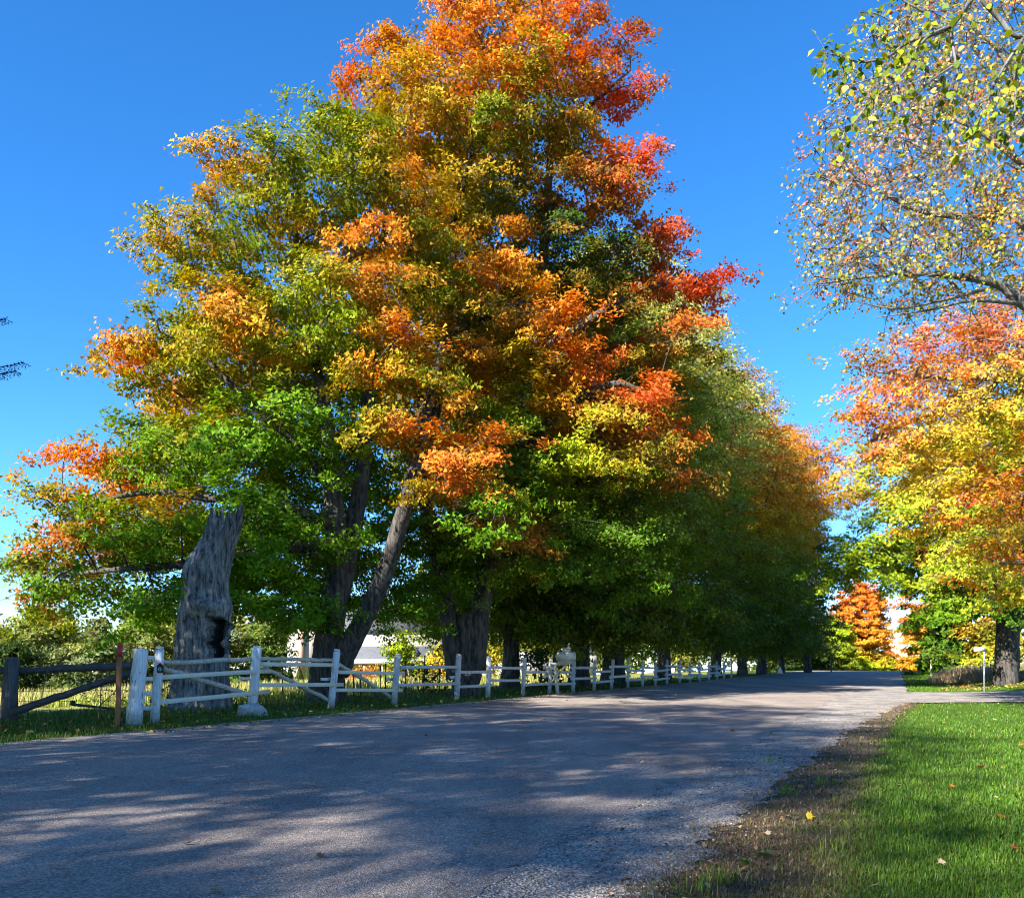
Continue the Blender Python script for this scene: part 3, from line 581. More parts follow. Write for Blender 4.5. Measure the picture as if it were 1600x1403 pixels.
tree('maple_tree', (xl, ZL, 0), 'orange and red topped maple ending the left row, one bough over the road',
     [([(xl, ZL, -.2), (xl, ZL, .5), P(1258, 950, ZL), P(1245, 800, ZL), P(1235, 720, ZL)], .6, .12), ([P(1250, 850, ZL), P(1290, 790, ZL - 1), P(1340, 772, ZL - 2)], .2, .05)], lobL,
     color_field([(1280, 700, 40, ORG), (1235, 690, 36, GOLD), (1300, 752, 30, RORG), (1335, 768, 30, RORG), (1270, 770, 30, ORG), (1225, 730, 36, GOLD), (1265, 800, 34, YELG), (1300, 780, 24, YELG)], (.065, .095, .011), ZL), bs=1.6, spacing=1.7, k=9, per=30, leaf=.26, sig=.34, fill=9000, group=GRP)

# left row behind the viewpoint: their shade covers the near road
def shade(o, u, v, rz, sc, label): copy_tree(o, (*uv2xy(u, v), 0), rz, sc, label, GRP)
shade(tC, -22.5, 8, 1.3, (.88, .88, .85), 'maple of the left row standing left of the view, shading the near road')
tS = generic_tree('maple_tree', (*uv2xy(-18.5, -4), 0), 'second maple left of the view, loose crown shading the near asphalt', 25, 7.5, zcol([(3, OLIVE), (20, GOLD)]), r=.5, group=GRP, per=30, spacing=1.65, fill=6500, n=10)
def shade2(u, v, rz, sc, label):      # copies of the loose crowned maple, which is built in place: turn it about its own trunk
    c = tS.copy(); COL.objects.link(c); c.location = (*uv2xy(u, v), 0); c.rotation_euler = (0, 0, rz); c.scale = sc; c['label'] = label
    for ch in tS.children: d = ch.copy(); COL.objects.link(d); d.parent = c
shade2(-17.5, -15.5, 1.4, (1.04, 1.04, 1.13), 'third maple left of the view, shading the gravel edge')
shade2(-17.3, -32, 3.4, (1.15, 1.15, 1.17), 'maple standing behind the view, shading the lawn edge')

# ---- far trees at the crest, left and right
def far_tree(name, px, pyb, ptop, wpx, Y, colf, label, leaf=.4, group=None, cat='tree', cb=.4, n=7, **kw):
    x = (px - PCX) / F * Y; z0 = hxy(x, Y); zt = H - (ptop - YH) / F * Y
    return generic_tree(name, (x, Y, z0), label, zt - z0, wpx / 2 / F * Y, colf, r=.3, n=n, cb=cb, leaf=leaf, per=34, k=8, bs=1.3, spacing=1.35, fill=4000, low=5, group=group, cat=cat, **kw)
far_tree('maple_tree', 1346, 1050, 908, 100, 190, zcol([(0, YELG), (4, (.46, .25, .02)), (9, (.60, .23, .025)), (14, ORG)]), 'bright orange maple beside the road at the crest, left of the sky gap')
far_tree('leafy_bush', 1300, 1050, 962, 66, 175, zcol([(0, (.16, .19, .02)), (6, YELG)]), 'yellow-green bush in front of the orange maple at the crest', cat='bush')
far_tree('leafy_bush', 1226, 1050, 975, 70, 160, zcol([(0, (.03, .05, .010)), (6, (.06, .09, .014))]), 'dark bush between the last trunks of the left row', cat='bush')
far_tree('leafy_bush', 1268, 1050, 980, 60, 165, zcol([(0, (.04, .06, .012)), (6, (.10, .12, .02))]), 'dull olive bush at the end of the left row, left of the yellow-green bush', cat='bush')
far_tree('maple_tree', 1388, 1046, 1005, 28, 270, zcol([(0, BROWN), (4, RORG)]), 'small dull red tree at the crest left of the road gap')
far_tree('maple_tree', 1403, 1047, 1026, 24, 300, zcol([(0, (.12, .10, .03)), (4, BROWN)]), 'tiny brownish tree lowest beside the road gap')
far_tree('maple_tree', 1440, 1047, 938, 66, 160, zcol([(0, GOLD), (5, (.46, .27, .03)), (9, ORG)]), 'orange-gold maple at the crest on the right of the sky gap, behind the yellow sign')
far_tree('maple_tree', 1482, 1045, 905, 80, 92, zcol([(0, (.05, .08, .012)), (5, GREEN), (9, OLIVE)]), 'green tree right of the yellow sign')
far_tree('leafy_bush', 1474, 1047, 1008, 56, 72, zcol([(0, GREEN), (3, (.07, .12, .015))]), 'low dark green bush beside the yellow sign', cat='bush', leaf=.25)
far_tree('maple_tree', 1540, 1045, 960, 60, 66, zcol([(0, YELG), (3, (.4, .3, .03)), (5, ORG)]), 'small orange and yellow-green maple left of the dark trunk by the driveway', leaf=.25)

# ---- right side trees
ZR3 = 46.0; xr3 = (1572 - PCX) / F * ZR3; zr3 = hxy(xr3, ZR3)
def PR(px, py, Y): return P(px, py, Y)
lobR3 = lobes_px([(1560, 850, 130, 110, 0, 4), (1450, 800, 90, 75, 0, 3), (1370, 870, 72, 48, 0, 2.0), (1340, 880, 50, 34, 0, 1.4), (1445, 885, 52, 38, 0, 2), (1530, 740, 110, 100, 1, 4), (1640, 760, 120, 160, 0, 4), (1500, 920, 80, 55, -1, 2.4), (1700, 900, 100, 80, 0, 3), (1420, 770, 40, 34, 0, 1.4)], ZR3)
tree('maple_tree', (xr3, ZR3, zr3), 'dark trunked green maple on the bank beyond the driveway, limb reaching toward the road',
     [([(xr3, ZR3, zr3 - .3), (xr3, ZR3, zr3 + .4), PR(1574, 1000, ZR3), PR(1575, 930, ZR3)], .62, .5), ([PR(1575, 950, ZR3), PR(1560, 850, ZR3), PR(1540, 740, ZR3)], .5, .1),
      ([PR(1572, 930, ZR3), PR(1500, 880, ZR3), PR(1420, 860, ZR3), PR(1340, 870, ZR3)], .28, .05), ([PR(1575, 940, ZR3), PR(1640, 860, ZR3), PR(1690, 800, ZR3)], .35, .07)],
     lobR3, color_field([(1370, 870, 60, (.20, .28, .016)), (1330, 880, 40, YELG), (1420, 900, 45, YELG), (1400, 830, 50, (.16, .24, .014)), (1420, 770, 40, (.4, .25, .02)), (1480, 800, 60, (.42, .2, .02)), (1520, 930, 60, DGREEN), (1560, 900, 60, DGREEN)], GREEN, ZR3),
     bs=1.1, spacing=1.15, k=12, per=48, leaf=.16, sig=.20, fill=20000, group='maples on the right side of the road', zmin=2.2)
ZR2 = 31.0; xr2 = (1690 - PCX) / F * ZR2
lobR2 = lobes_px([(1560, 540, 90, 75, 1, 3), (1480, 560, 60, 60, 0, 2), (1408, 610, 72, 52, -1, 2.2), (1366, 565, 34, 30, -1, 1.2), (1364, 660, 40, 48, -1.5, 1.4), (1435, 690, 100, 58, -1, 2.4), (1384, 720, 50, 36, -1.5, 1.5), (1540, 640, 110, 80, 0, 3), (1620, 600, 100, 120, 0, 3.6), (1560, 760, 105, 70, -2, 2.6),
    (1480, 780, 85, 50, -2.5, 2), (1560, 845, 95, 50, -4, 2.0), (1505, 875, 45, 34, -4, 1.2), (1600, 915, 45, 40, -5, 1.4), (1670, 850, 95, 120, -2, 3)], ZR2)
ancR2 = [(1490, 490, 45, RED), (1470, 540, 40, RORG), (1550, 550, 85, (.46, .12, .06)), (1590, 510, 60, (.46, .14, .08)), (1520, 500, 30, OLIVE), (1400, 580, 45, (.36, .28, .10)), (1360, 560, 40, (.38, .28, .12)), (1395, 590, 46, RED), (1345, 640, 48, RED), (1360, 650, 35, RORG), (1340, 690, 40, (.45, .2, .04)),
    (1430, 640, 45, ORG), (1440, 690, 60, (.38, .33, .04)), (1390, 710, 50, (.40, .30, .04)), (1540, 660, 70, (.36, .40, .03)), (1600, 650, 50, (.5, .44, .03)), (1560, 610, 50, (.3, .28, .05)), (1500, 740, 60, (.27, .34, .02)), (1470, 800, 40, RORG), (1540, 790, 50, RORG), (1590, 760, 50, RORG), (1490, 780, 50, ORG), (1560, 830, 45, ORG), (1500, 880, 45, (.5, .3, .03)), (1470, 890, 25, RORG),
    (1590, 860, 45, (.48, .38, .04)), (1570, 910, 45, (.42, .40, .04)), (1600, 960, 50, (.36, .42, .03)), (1600, 1010, 50, (.33, .4, .04)), (1540, 870, 35, YEL)]
tree('maple_tree', (xr2, ZR2, hxy(xr2, ZR2)), 'red, orange and yellow maple on the right beyond the lawn, twigs showing through',
     [([(xr2, ZR2, -.2), (xr2, ZR2, .4), PR(1690, 900, ZR2), PR(1680, 760, ZR2), PR(1650, 600, ZR2)], .7, .12), ([PR(1685, 760, ZR2), PR(1600, 590, ZR2), PR(1530, 610, ZR2), PR(1440, 650, ZR2 - 1), PR(1360, 690, ZR2 - 1)], .26, .04),
      ([PR(1688, 860, ZR2), PR(1620, 780, ZR2 - 2), PR(1540, 790, ZR2 - 2.5), PR(1470, 800, ZR2 - 2.5)], .22, .04), ([PR(1688, 900, ZR2), PR(1630, 880, ZR2 - 4), PR(1560, 880, ZR2 - 4)], .2, .04), ([PR(1660, 620, ZR2), PR(1600, 540, ZR2), PR(1500, 530, ZR2)], .2, .04), ([PR(1600, 590, ZR2 - .4), PR(1470, 590, ZR2 - 1), PR(1360, 580, ZR2 - 1)], .13, .03)],
     lobR2, color_field([(a, b, c * 1.1, tuple(min(.8, 1.2 * q) for q in d)) for a, b, c, d in ancR2], (.36, .38, .03), ZR2), bs=.85, spacing=.98, k=10, per=34, leaf=.115, sig=.17, fill=9000, rmin=.008, bark=M_BARKR, group='maples on the right side of the road', fillcol=(.16, .15, .02), twig=.8, mixcol=[RED, RORG, ORG, YEL, YELG, GREEN], mixp=.28)
ZR1 = 19.0; xr1 = (1790 - PCX) / F * ZR1
lobR1 = lobes_px([(1420, 330, 130, 85, 0, 2), (1320, 340, 60, 60, -.3, 1.2), (1500, 250, 120, 110, .5, 2), (1400, 430, 120, 42, -.5, 1.6), (1310, 425, 48, 28, -.5, .8), (1540, 400, 110, 70, 0, 2), (1380, 220, 90, 70, 0, 1.6), (1320, 230, 55, 50, 0, 1), (1560, 120, 110, 100, .5, 2), (1450, 110, 90, 90, .5, 1.6), (1380, 90, 50, 50, .5, 1), (1640, 250, 120, 200, 0, 2.6), (1300, 290, 40, 40, 0, .8), (1560, 0, 150, 90, .5, 2), (1700, 60, 150, 150, 0, 2.6)], ZR1)
ancR1 = [(1560, 400, 60, YEL), (1520, 420, 50, YEL), (1440, 400, 60, (.42, .33, .06)), (1400, 380, 50, (.45, .33, .10)), (1540, 340, 40, (.55, .28, .04)), (1350, 340, 60, (.45, .32, .13)), (1310, 240, 60, PINK), (1380, 260, 60, PINK), (1450, 230, 60, PINK), (1500, 60, 70, PINK), (1430, 310, 50, (.46, .28, .12)), (1590, 300, 50, RORG), (1330, 420, 50, (.36, .30, .08)), (1420, 440, 50, (.42, .32, .06)), (1560, 440, 50, (.44, .34, .05)), (1260, 300, 40, PINK), (1290, 215, 40, (.22, .22, .03))]
tree('maple_tree', (xr1, ZR1, 0), 'thinly leaved pink and gold maple high at right, bare grey twigs against blue sky',
     [([(xr1, ZR1, -.2), (xr1, ZR1, .4), PR(1790, 900, ZR1), PR(1780, 600, ZR1), PR(1740, 350, ZR1), PR(1700, 100, ZR1)], .42, .08), ([PR(1785, 700, ZR1), PR(1680, 520, ZR1), PR(1600, 475, ZR1), PR(1560, 445, ZR1), PR(1480, 430, ZR1 - .3), PR(1380, 430, ZR1 - .5), PR(1270, 445, ZR1 - .5)], .17, .012),
      ([PR(1690, 530, ZR1), PR(1600, 350, ZR1), PR(1520, 340, ZR1), PR(1440, 330, ZR1), PR(1360, 290, ZR1), PR(1290, 240, ZR1)], .11, .012), ([PR(1760, 450, ZR1), PR(1640, 290, ZR1), PR(1590, 250, ZR1), PR(1520, 200, ZR1), PR(1440, 170, ZR1)], .12, .012),
      ([PR(1740, 350, ZR1), PR(1620, 180, ZR1), PR(1560, 80, ZR1), PR(1500, 30, ZR1)], .10, .012), ([PR(1600, 475, ZR1), PR(1520, 470, ZR1 - .6), PR(1450, 485, ZR1 - .8), PR(1365, 497, ZR1 - .9)], .05, .008), ([PR(1540, 452, ZR1), PR(1470, 470, ZR1 - .8), PR(1400, 482, ZR1 - .9), PR(1330, 470, ZR1 - 1)], .04, .007)],
     lobR1, color_field([(a, b, c, tuple(.8 * q for q in d)) for a, b, c, d in ancR1], (.28, .27, .05), ZR1), bs=.5, spacing=.5, k=8, per=7, leaf=.072, sig=.095, fill=0, rmin=.0055, bark=M_BARKR, group='maples on the right side of the road', twig=1.0, rbr=.016, up=.3, out=.5, rnd=.8, leaf_kind='kite', mixcol=[PINK, RED, (.40, .34, .08), YELG, (.32, .33, .05)], mixp=.45)

# ---- near tree right of the view: only its branch ends hang into the picture, its largest leaves are separate parts
def heart_leaf(name, col, seed):
    r = np.random.default_rng(seed); pts = [(0, -.5), (.22, -.42), (.42, -.2), (.46, .05), (.3, .32), (0, .62), (-.3, .32), (-.46, .05), (-.42, -.2), (-.22, -.42)]
    V = [(0, 0, -.03)] + [(x * (1 + .08 * r.normal()), y, .14 * abs(x) - .12 * max(0, y) ** 1.3 + .03 * r.normal()) for x, y in pts]
    T = [(0, i, i % 10 + 1) for i in range(1, 11)]
    c = np.tile(np.array(col), (11, 1)); c[0] *= .85
    me = mesh_np(name, V, np.array(T), c); me.materials.append(M_LEAF); return me
YN = 9.5
def vary_(cols, n): return np.array(cols)[rng.integers(len(cols), size=n)] * rng.uniform(.7, 1.3, (n, 1))
def PN(px, py, dy=0): return P(px, py, YN + dy)
xn, yn = 11.0, 10.5
nearT = empty('linden_tree', (xn, yn, 0), 'near tree on the right, large yellow-green heart shaped leaves hanging into the top corner', 'tree')
nl = [([(xn, yn, -.2), (xn, yn, .4), (xn, yn, 3), (xn - .3, yn, 7), (xn - .4, yn, 11)], .30, .09),
      ([(xn - .1, yn, 6.2), PN(1900, 20, 1), PN(1700, 15, .4), PN(1600, 58), PN(1560, 28), PN(1535, 2), PN(1520, -25)], .038, .014),
      ([PN(1720, 12, .5), PN(1640, -40, .2), PN(1530, -8), PN(1485, 43), PN(1420, 66), PN(1385, 90), PN(1340, 97), PN(1305, 86), PN(1290, 84)], .03, .004),
      ([PN(1488, 40), PN(1445, 62, -.2), PN(1410, 115, -.2), PN(1360, 160, -.2), PN(1320, 210, -.2), PN(1290, 225, -.2)], .018, .004),
      ([PN(1485, 43), PN(1492, 90, -.1), PN(1497, 125, -.1), PN(1490, 155, -.1), PN(1474, 195, -.1)], .017, .004),
      ([PN(1600, 58), PN(1560, 120, -.2), PN(1530, 190, -.2), PN(1510, 245, -.2)], .018, .004),
      ([PN(1420, 66), PN(1400, 40), PN(1370, 22), PN(1340, 20)], .012, .004), ([PN(1445, 20), PN(1410, 0), PN(1390, -20)], .012, .004), ([PN(1620, 40), PN(1590, 110), PN(1585, 180), PN(1575, 220)], .016, .004),
      ([PN(1400, 125, -.2), PN(1380, 120, -.2), PN(1340, 130, -.2), PN(1320, 140, -.2)], .010, .003), ([PN(1494, 100, -.1), PN(1450, 130, -.1), PN(1420, 165, -.1), PN(1395, 180, -.1)], .010, .003)]
mbn = MB(); LP = []
for li, (pts, r0, r1) in enumerate(nl):
    q = spline(pts); mbn.tube(q, np.linspace(r0, r1, len(q)), 12 if r0 > .2 else 6)
    if li >= 2: LP.append((q, 1.0))
heart = [heart_leaf('leaf', c, i) for i, c in enumerate([(.28, .30, .02), (.17, .23, .02), (.10, .16, .015), (.36, .30, .03), (.14, .15, .03), (.42, .33, .10)])]
cand = []
for q, _ in LP:
    seg = np.linalg.norm(np.diff(q, axis=0), axis=1); L = seg.sum(); n = int(L / .013)
    for t in rng.uniform(.12, 1, n):
        x = t * (len(q) - 1); i = min(int(x), len(q) - 2); b = q[i] + (q[i + 1] - q[i]) * (x - i)
        off = rng.normal(size=3) * .10; off[2] -= .06; cand.append((b, b + off))
rng.shuffle(cand); 
inview = [c for c in cand if -10 < PCX + F * c[1][0] / c[1][1] < 1610 and YH - F * (c[1][2] - H) / c[1][1] > -10]
for b, p in inview[:300]:
    mbn.tube([b, (b + p) / 2 + [0, 0, .01], p], .0025, 3, cap=False)
mbn.build('trunk', M_BARKR, nearT, smooth=True)
for k, (b, p) in enumerate(inview[:300]):
    o = bpy.data.objects.new('leaf', heart[rng.choice(6, p=[.25, .22, .2, .15, .1, .08])]); COL.objects.link(o); o.parent = nearT
    d = Vector((p - b)); d = Vector((d.x * .7, d.y * .7, d.z - .10)).normalized(); nrm = Vector(rng.normal(size=3) * .6 + [0, -.35, .7])
    zax = (nrm - nrm.dot(d) * d).normalized(); xax = d.cross(zax); sc_ = float(rng.uniform(.05, .095))
    M = Matrix((xax, d, zax)).transposed().to_4x4()
    pos = Vector(p) - nearT.location + d * sc_ * .4
    o.matrix_basis = Matrix.LocRotScale(pos, M.to_quaternion(), Vector((sc_,) * 3))
rest = inview[300:620]
extra = np.array([p for b, p in rest]) if rest else np.zeros((0, 3))
# the part of this crown above and right of the picture
cl = [((xn - .3, yn, 10.5), (3.2, 3.2, 3.0)), ((xn + 1.5, yn + 1, 8.5), (2.6, 2.6, 2.2))]
Bp, Bo = boughs(cl, 1.0); S_ = sprays(Bp, Bo, .8, 7); V, Fc, C = foliage(Bp, Bo, S_, 10, .13, .2, lambda p: np.tile(np.array((.2, .22, .02)), (len(p), 1)))
if len(extra):
    V2, F2, C2 = leaf_arrays(extra, np.array([0, -.4, .7]) + rng.normal(size=extra.shape) * .6, rng.uniform(.06, .1, len(extra)), vary_([(.28, .30, .02), (.17, .23, .02), (.10, .16, .015), (.36, .30, .03)], len(extra)), 'kite')
    link('inner_leaves', mesh_np('inner_leaves', V2, F2, C2), M_LEAF, nearT)['kind'] = 'stuff'
link('crown', mesh_np('crown', V, Fc, C), M_LEAF, nearT)

# ---- spruce left of the view, branch tips reaching into the picture
def spruce():
    x, y = -17.0, 21.2; rt = empty('spruce_tree', (x, y, 0), 'dark spruce at the left edge, only branch tips showing against sky', 'tree')
    mb = MB(); mb.tube([(x, y, -.2), (x, y, 6), (x, y, 13.5)], [.24, .15, .03], 10); Pt = []; Nn = []
    def bough(z, a, L, dr):
        p0 = np.array((x, y, z)); d = np.array((math.cos(a), math.sin(a), 0)); t = np.linspace(0, 1, 9)[:, None]
        q = p0 + d * L * t + np.array([0, 0, 1]) * (-dr * L * (t - .9 * t ** 3)); mb.tube(q, np.linspace(.04, .008, 9), 4, cap=False)
        s = np.cross(d, [0, 0, 1])
        for tt in np.linspace(.2, 1, int(L * 9)):
            c = np.array([np.interp(tt, t[:, 0], q[:, i]) for i in range(3)]); Ls = .16 + .75 * (1 - tt) * min(1, L / 3)
            for sg in (-1, 1):
                e = c + (s * sg * .8 + d * .6) * Ls + [0, 0, -.14 * Ls]; mb.tube([c, e], [.006, .003], 3, cap=False)
                for u_ in np.linspace(.1, 1, max(2, int(Ls / .05))): Pt.append(c + (e - c) * u_)
    z = 1.0
    while z < 13:
        for k in range(5): bough(z, rng.uniform(0, 6.28), min(3.9, (13.8 - z) * .36 + .3) * rng.uniform(.75, 1), rng.uniform(.1, .3))
        z += .5
    for pz, tipx in ((7.75, 32), (8.75, 6), (7.55, 20)):
        tip = P(tipx, 535, y); bough(pz + .55, math.atan2(0.01, 1), tip[0] - x, .15)
    mb.build('trunk', M_BARK, rt)
    Pt = np.array(Pt); k = 3; A = np.repeat(Pt, k, 0); n = len(A); d = unit(rng.normal(size=(n, 3))); b = unit(np.cross(d, rng.normal(size=(n, 3)))) * .010; Ln = rng.uniform(.05, .09, (n, 1))
    V = np.stack([A - b, A + b, A + d * Ln], 1).reshape(-1, 3); C = np.repeat(np.array((.018, .04, .016)) * rng.uniform(.6, 1.4, (n, 1)), 3, 0)
    link('crown', mesh_np('crown', V, np.arange(3 * n).reshape(-1, 3), C), M_LEAF, rt)
spruce()

# ------------------------------------------------------------------ dead stump
def stump():
    Y = 26.0; sc_ = Y / F
    prof = [(1122, 236, 350), (1100, 252, 345), (1060, 258, 342), (1000, 262, 341), (965, 265, 346), (945, 266, 349), (925, 268, 345), (900, 268, 345), (880, 270, 348), (862, 281, 352), (850, 292, 355), (830, 301, 361), (815, 308, 364), (803, 311, 367), (796, 313, 368)]
    pr = np.array(prof, float)[::-1]; nz, nt_ = 210, 180
    ys = np.linspace(796, 1122, nz)[::-1]; l = np.interp(ys, pr[:, 0], pr[:, 1]); r = np.interp(ys, pr[:, 0], pr[:, 2])
    cx = ((l + r) / 2 - PCX) * sc_; ra = (r - l) / 2 * sc_; z = H - (ys - YH) * sc_; z[0] = -.25
    th = np.linspace(0, 2 * np.pi, nt_, endpoint=False); TH, ZZ = np.meshgrid(th, z)
    def fold(f, p, q, m): return 1 - 2 * np.abs(np.sin(.5 * (TH * f + p + m * np.sin(ZZ * q + p * 1.7) + .5 * np.sin(ZZ * q * 2.7 + TH * 3)))) ** .8
    ridge = .55 * fold(13, .3, .9, 1.3) + .5 * fold(24, 1.7, 1.5, 1.1) + .45 * fold(41, 4.1, 2.2, 1.4)
    blk = np.sin(TH * 9 + 2 * np.sin(ZZ * 1.3)) * np.sin(ZZ * 5.5 + 3 * np.sin(TH * 4)); ridge = ridge + .35 * np.sign(blk) * np.abs(blk) ** .3
    rad = ra[:, None] * (1 + .046 * ridge + .012 * rng.normal(size=TH.shape)) * (1 + .06 * np.sin(2 * TH + ZZ) + .03 * np.sin(3 * TH - 1.3 * ZZ))
    pxx = cx[:, None] / sc_ + PCX + np.cos(TH) * ra[:, None] / sc_; pyy = ys[:, None] + 0 * TH; front = np.sin(TH) < 0
    wob = 3 * np.sin(pyy * .13) + 2 * np.sin(pyy * .31 + 1)
    hole = (1 / (1 + np.exp(np.clip((np.abs(pxx - 330 - wob) - (7.5 - .06 * (pyy - 1000))) / .8, -30, 30)))) * (1 / (1 + np.exp(np.clip((np.abs(pyy - 998) - 32) / 1.5, -30, 30)))) * front
    rim = np.exp(-(((np.abs(pxx - 330 - wob) - 13) / 4) ** 2)) * np.exp(-((pyy - 1000) / 45) ** 6) * front; rad *= 1 + .05 * rim
    lip = np.exp(-(((pxx - 318 - .5 * (pyy - 945)) / 22) ** 2 + ((pyy - 946) / 13) ** 2)) * front; rad *= 1 + .20 * lip
    rad *= 1 + .08 * np.exp(-(((pxx - 300) / 12) ** 2 + ((pyy - 935) / 22) ** 2)) * front
    rad *= 1 - .20 * np.exp(-(((pxx - 290 + .4 * (pyy - 970)) / 18) ** 2 + ((pyy - 968 - 4 * np.sin(pxx * .3)) / 4) ** 2)) * front
    slab = 1 / (1 + np.exp(np.clip((pxx - 318 - 3 * np.sin(pyy * .2)) / 1.2, -30, 30))) * (pxx > 296) * sstep(960, 985, pyy) * front; rad *= 1 - .05 * slab
    rad *= 1 - .16 * np.exp(-(((pxx - 316 + .4 * (pyy - 830)) / 4) ** 2 + ((pyy - 836) / 15) ** 2)) * front
    X = cx[:, None] + np.cos(TH) * rad; Yv = Y + .75 + np.sin(TH) * rad * .92 + hole * .95
    top = sstep(4.75, 5.4, ZZ); spl = fold(17, .9, .1, .1) + .6 * fold(31, 2.2, .1, .1)
    Zz = ZZ + top * (.05 * np.sin(TH * 3 + .6) + .13 * np.cos(TH) +   .16 * spl + .04 * rng.normal(size=TH.shape))
    V = np.stack([X, Yv, Zz], -1).reshape(-1, 3); hv = hole.ravel()
    i = np.arange(nz - 1)[:, None] * nt_; j = np.arange(nt_)[None]; j2 = (j + 1) % nt_
    Q = [np.stack([i + j, i + j2, i + nt_ + j2, i + nt_ + j], -1).reshape(-1, 4)]
    rot = hv[Q[0]].mean(1) > .45; hq = Q[0][rot]; Q[0] = Q[0][~rot]; used = np.unique(hq); remap = np.zeros(len(hv), int); remap[used] = np.arange(len(used)); HV, HQ = V[used].copy(), remap[hq]  # hollow faces split off to take the shade-dark wood
    last = (nz - 1) * nt_; c = V[last:].mean(0); rings = [(.78, -.12), (.5, -.5), (.25, -.7)]; prev = last; n = len(V)
    for f, dz in rings:
        R_ = c + (V[last:last + nt_] - c) * f; R_[:, 2] += dz + .07 * rng.normal(size=nt_); V = np.vstack([V, R_]); k = np.arange(nt_)
        Q.append(np.stack([prev + k, prev + (k + 1) % nt_, n + (k + 1) % nt_, n + k], -1)); prev = n; n += nt_
    V = np.vstack([V, c - [0, 0, .75]]); k = np.arange(nt_); T = np.stack([prev + k, prev + (k + 1) % nt_, np.full(nt_, n)], -1)
    o = link('tree_stump', mesh_np('tree_stump', V, [np.vstack(Q), T], smooth=True), M_STUMP)
    link('hollow', mesh_np('hollow', HV, HQ, smooth=True), bark_mat('rotten_wood_painted_shade', (.008, .007, .006), (.035, .028, .022), 9, 1.0), o)  # near-black rotten wood: the recess's shade is put into its colour
    tag(o, 'tall broken grey dead tree stump with a rotten hollow painted shade-dark behind the white fence', 'tree stump')
stump()

# ------------------------------------------------------------------ white fence
BL = np.array([(207, 1133), (240, 1130), (393, 1115), (516, 1105.5), (615, 1099.5), (714, 1092.5), (763, 1089.5), (816, 1086), (858, 1083.5), (896, 1081), (928, 1078), (955, 1076), (981, 1074), (1004, 1072.6), (1024, 1071.2), (1042, 1069.6), (1062, 1068), (1078, 1066.8), (1093, 1065.6), (1108, 1064), (1120, 1062.6), (1131, 1061), (1143, 1058.8)], float)
def fy(px): return F * H / (np.interp(px, BL[:, 0], BL[:, 1]) - YH)
fence = empty('white_fence', (*G(714, 1092.5), 0), 'long white post and rail fence with stepped rails along the far roadside', 'fence')
def post(px0, py0, px1, py1, wpx, mat, roundp=False):
    y = fy(px0); a = np.array(P(px0, py0, y)); a[2] = -.25; b = np.array(P(px1, py1, y)); wd = wpx * y / F; mb = MB()
    if roundp:
        t = np.linspace(0, 1, 14)[:, None]; q = a * (1 - t) + b * t + rng.normal(size=(14, 3)) * .008; mb.tube(q, wd / 2 * (1.05 - .12 * t[:, 0]), 14, jit=.035)
    else:
        d = (b - a) / np.linalg.norm(b - a); mb.beam(a, b - d * .06, wd, wd * .85, up=(0, 1, 0), jit=.006, seg=5, bev=.2); mb.beam(b - d * .06, b, wd * .9, wd * .5, up=(0, 1, 0), bev=.3)
    o = mb.build('post', mat, fence, smooth=roundp)
    return o
post(207, 1133, 221, 1015, 24, M_WHITE, True); post(240, 1132, 250, 1010, 12.5, M_WHITE)
PT = [(393, 1115, 402, 1009, 13.5, M_WHITE), (516, 1106, 526.5, 1014, 10, M_WHITE), (615, 1101, 622, 1021, 9, M_GREYW), (713, 1092, 717, 1022, 8.5, M_GREYW), (762, 1093, 764.5, 1025, 7.5, M_GREYW), (816, 1088, 820, 1027, 6.3, M_GREYW), (858, 1083, 861, 1027, 6, M_GREYW), (895, 1081, 897, 1030, 5.6, M_GREYW), (928, 1078, 930, 1031, 5, M_GREYW), (955, 1076, 958, 1030, 5, M_GREYW), (981, 1074, 982, 1029, 4.4, M_GREYW), (1004, 1072, 1004.5, 1032, 4.2, M_WHITE), (1024, 1072, 1024, 1034, 4, M_GREYW), (1042, 1069.6, 1042, 1030, 3.8, M_GREYW), (1062, 1068, 1062, 1031, 3.6, M_GREYW), (1078, 1067, 1078, 1034, 3.4, M_GREYW), (1093, 1066.7, 1093, 1034, 3.2, M_GREYW), (1107.5, 1064, 1108, 1033, 3.2, M_WHITE), (1120, 1063, 1120, 1033, 3, M_GREYW), (1131, 1060.5, 1131.5, 1032, 3, M_WHITE), (1143, 1058.8, 1143, 1034, 3, M_WHITE)]
for q in PT: post(*q)
def rail(px0, py0, px1, py1, hpx=7, mat=M_CREAM, off=.16, thick=.04, name='rail', rnd=False):
    y0, y1 = fy(px0) - off, fy(px1) - off; a = P(px0, py0, y0); b = P(px1, py1, y1); ht = hpx * y0 / F; mb = MB()
    if rnd:
        t = np.linspace(0, 1, 12)[:, None]; q = np.array(a) * (1 - t) + np.array(b) * t + rng.normal(size=(12, 3)) * .012; mb.tube(q, ht / 2 * rng.uniform(.88, 1.08, 12), 9, jit=.04)
    else: mb.beam(a, b, thick, ht, jit=.004, seg=4)
    mb.build(name, mat, fence, smooth=rnd)
rail(228, 1028, 247, 1028, 6.5, M_WHITE, 0.02, .05, 'rung'); rail(223, 1060, 243, 1060, 6.5, M_WHITE, .02, .05, 'rung'); rail(221, 1082.5, 241, 1082.5, 6.5, M_WHITE, .02, .05, 'rung'); rail(218, 1106, 239, 1106, 6.5, M_WHITE, .02, .05, 'rung')
rail(246, 1058, 423, 1048, 7.5); rail(242, 1098, 421, 1080, 7.5); rail(253, 1035, 401, 1029, 8, M_POLE, -.02, rnd=True); rail(254, 1043, 396, 1088, 9, M_POLE, -.14, rnd=True, name='brace')
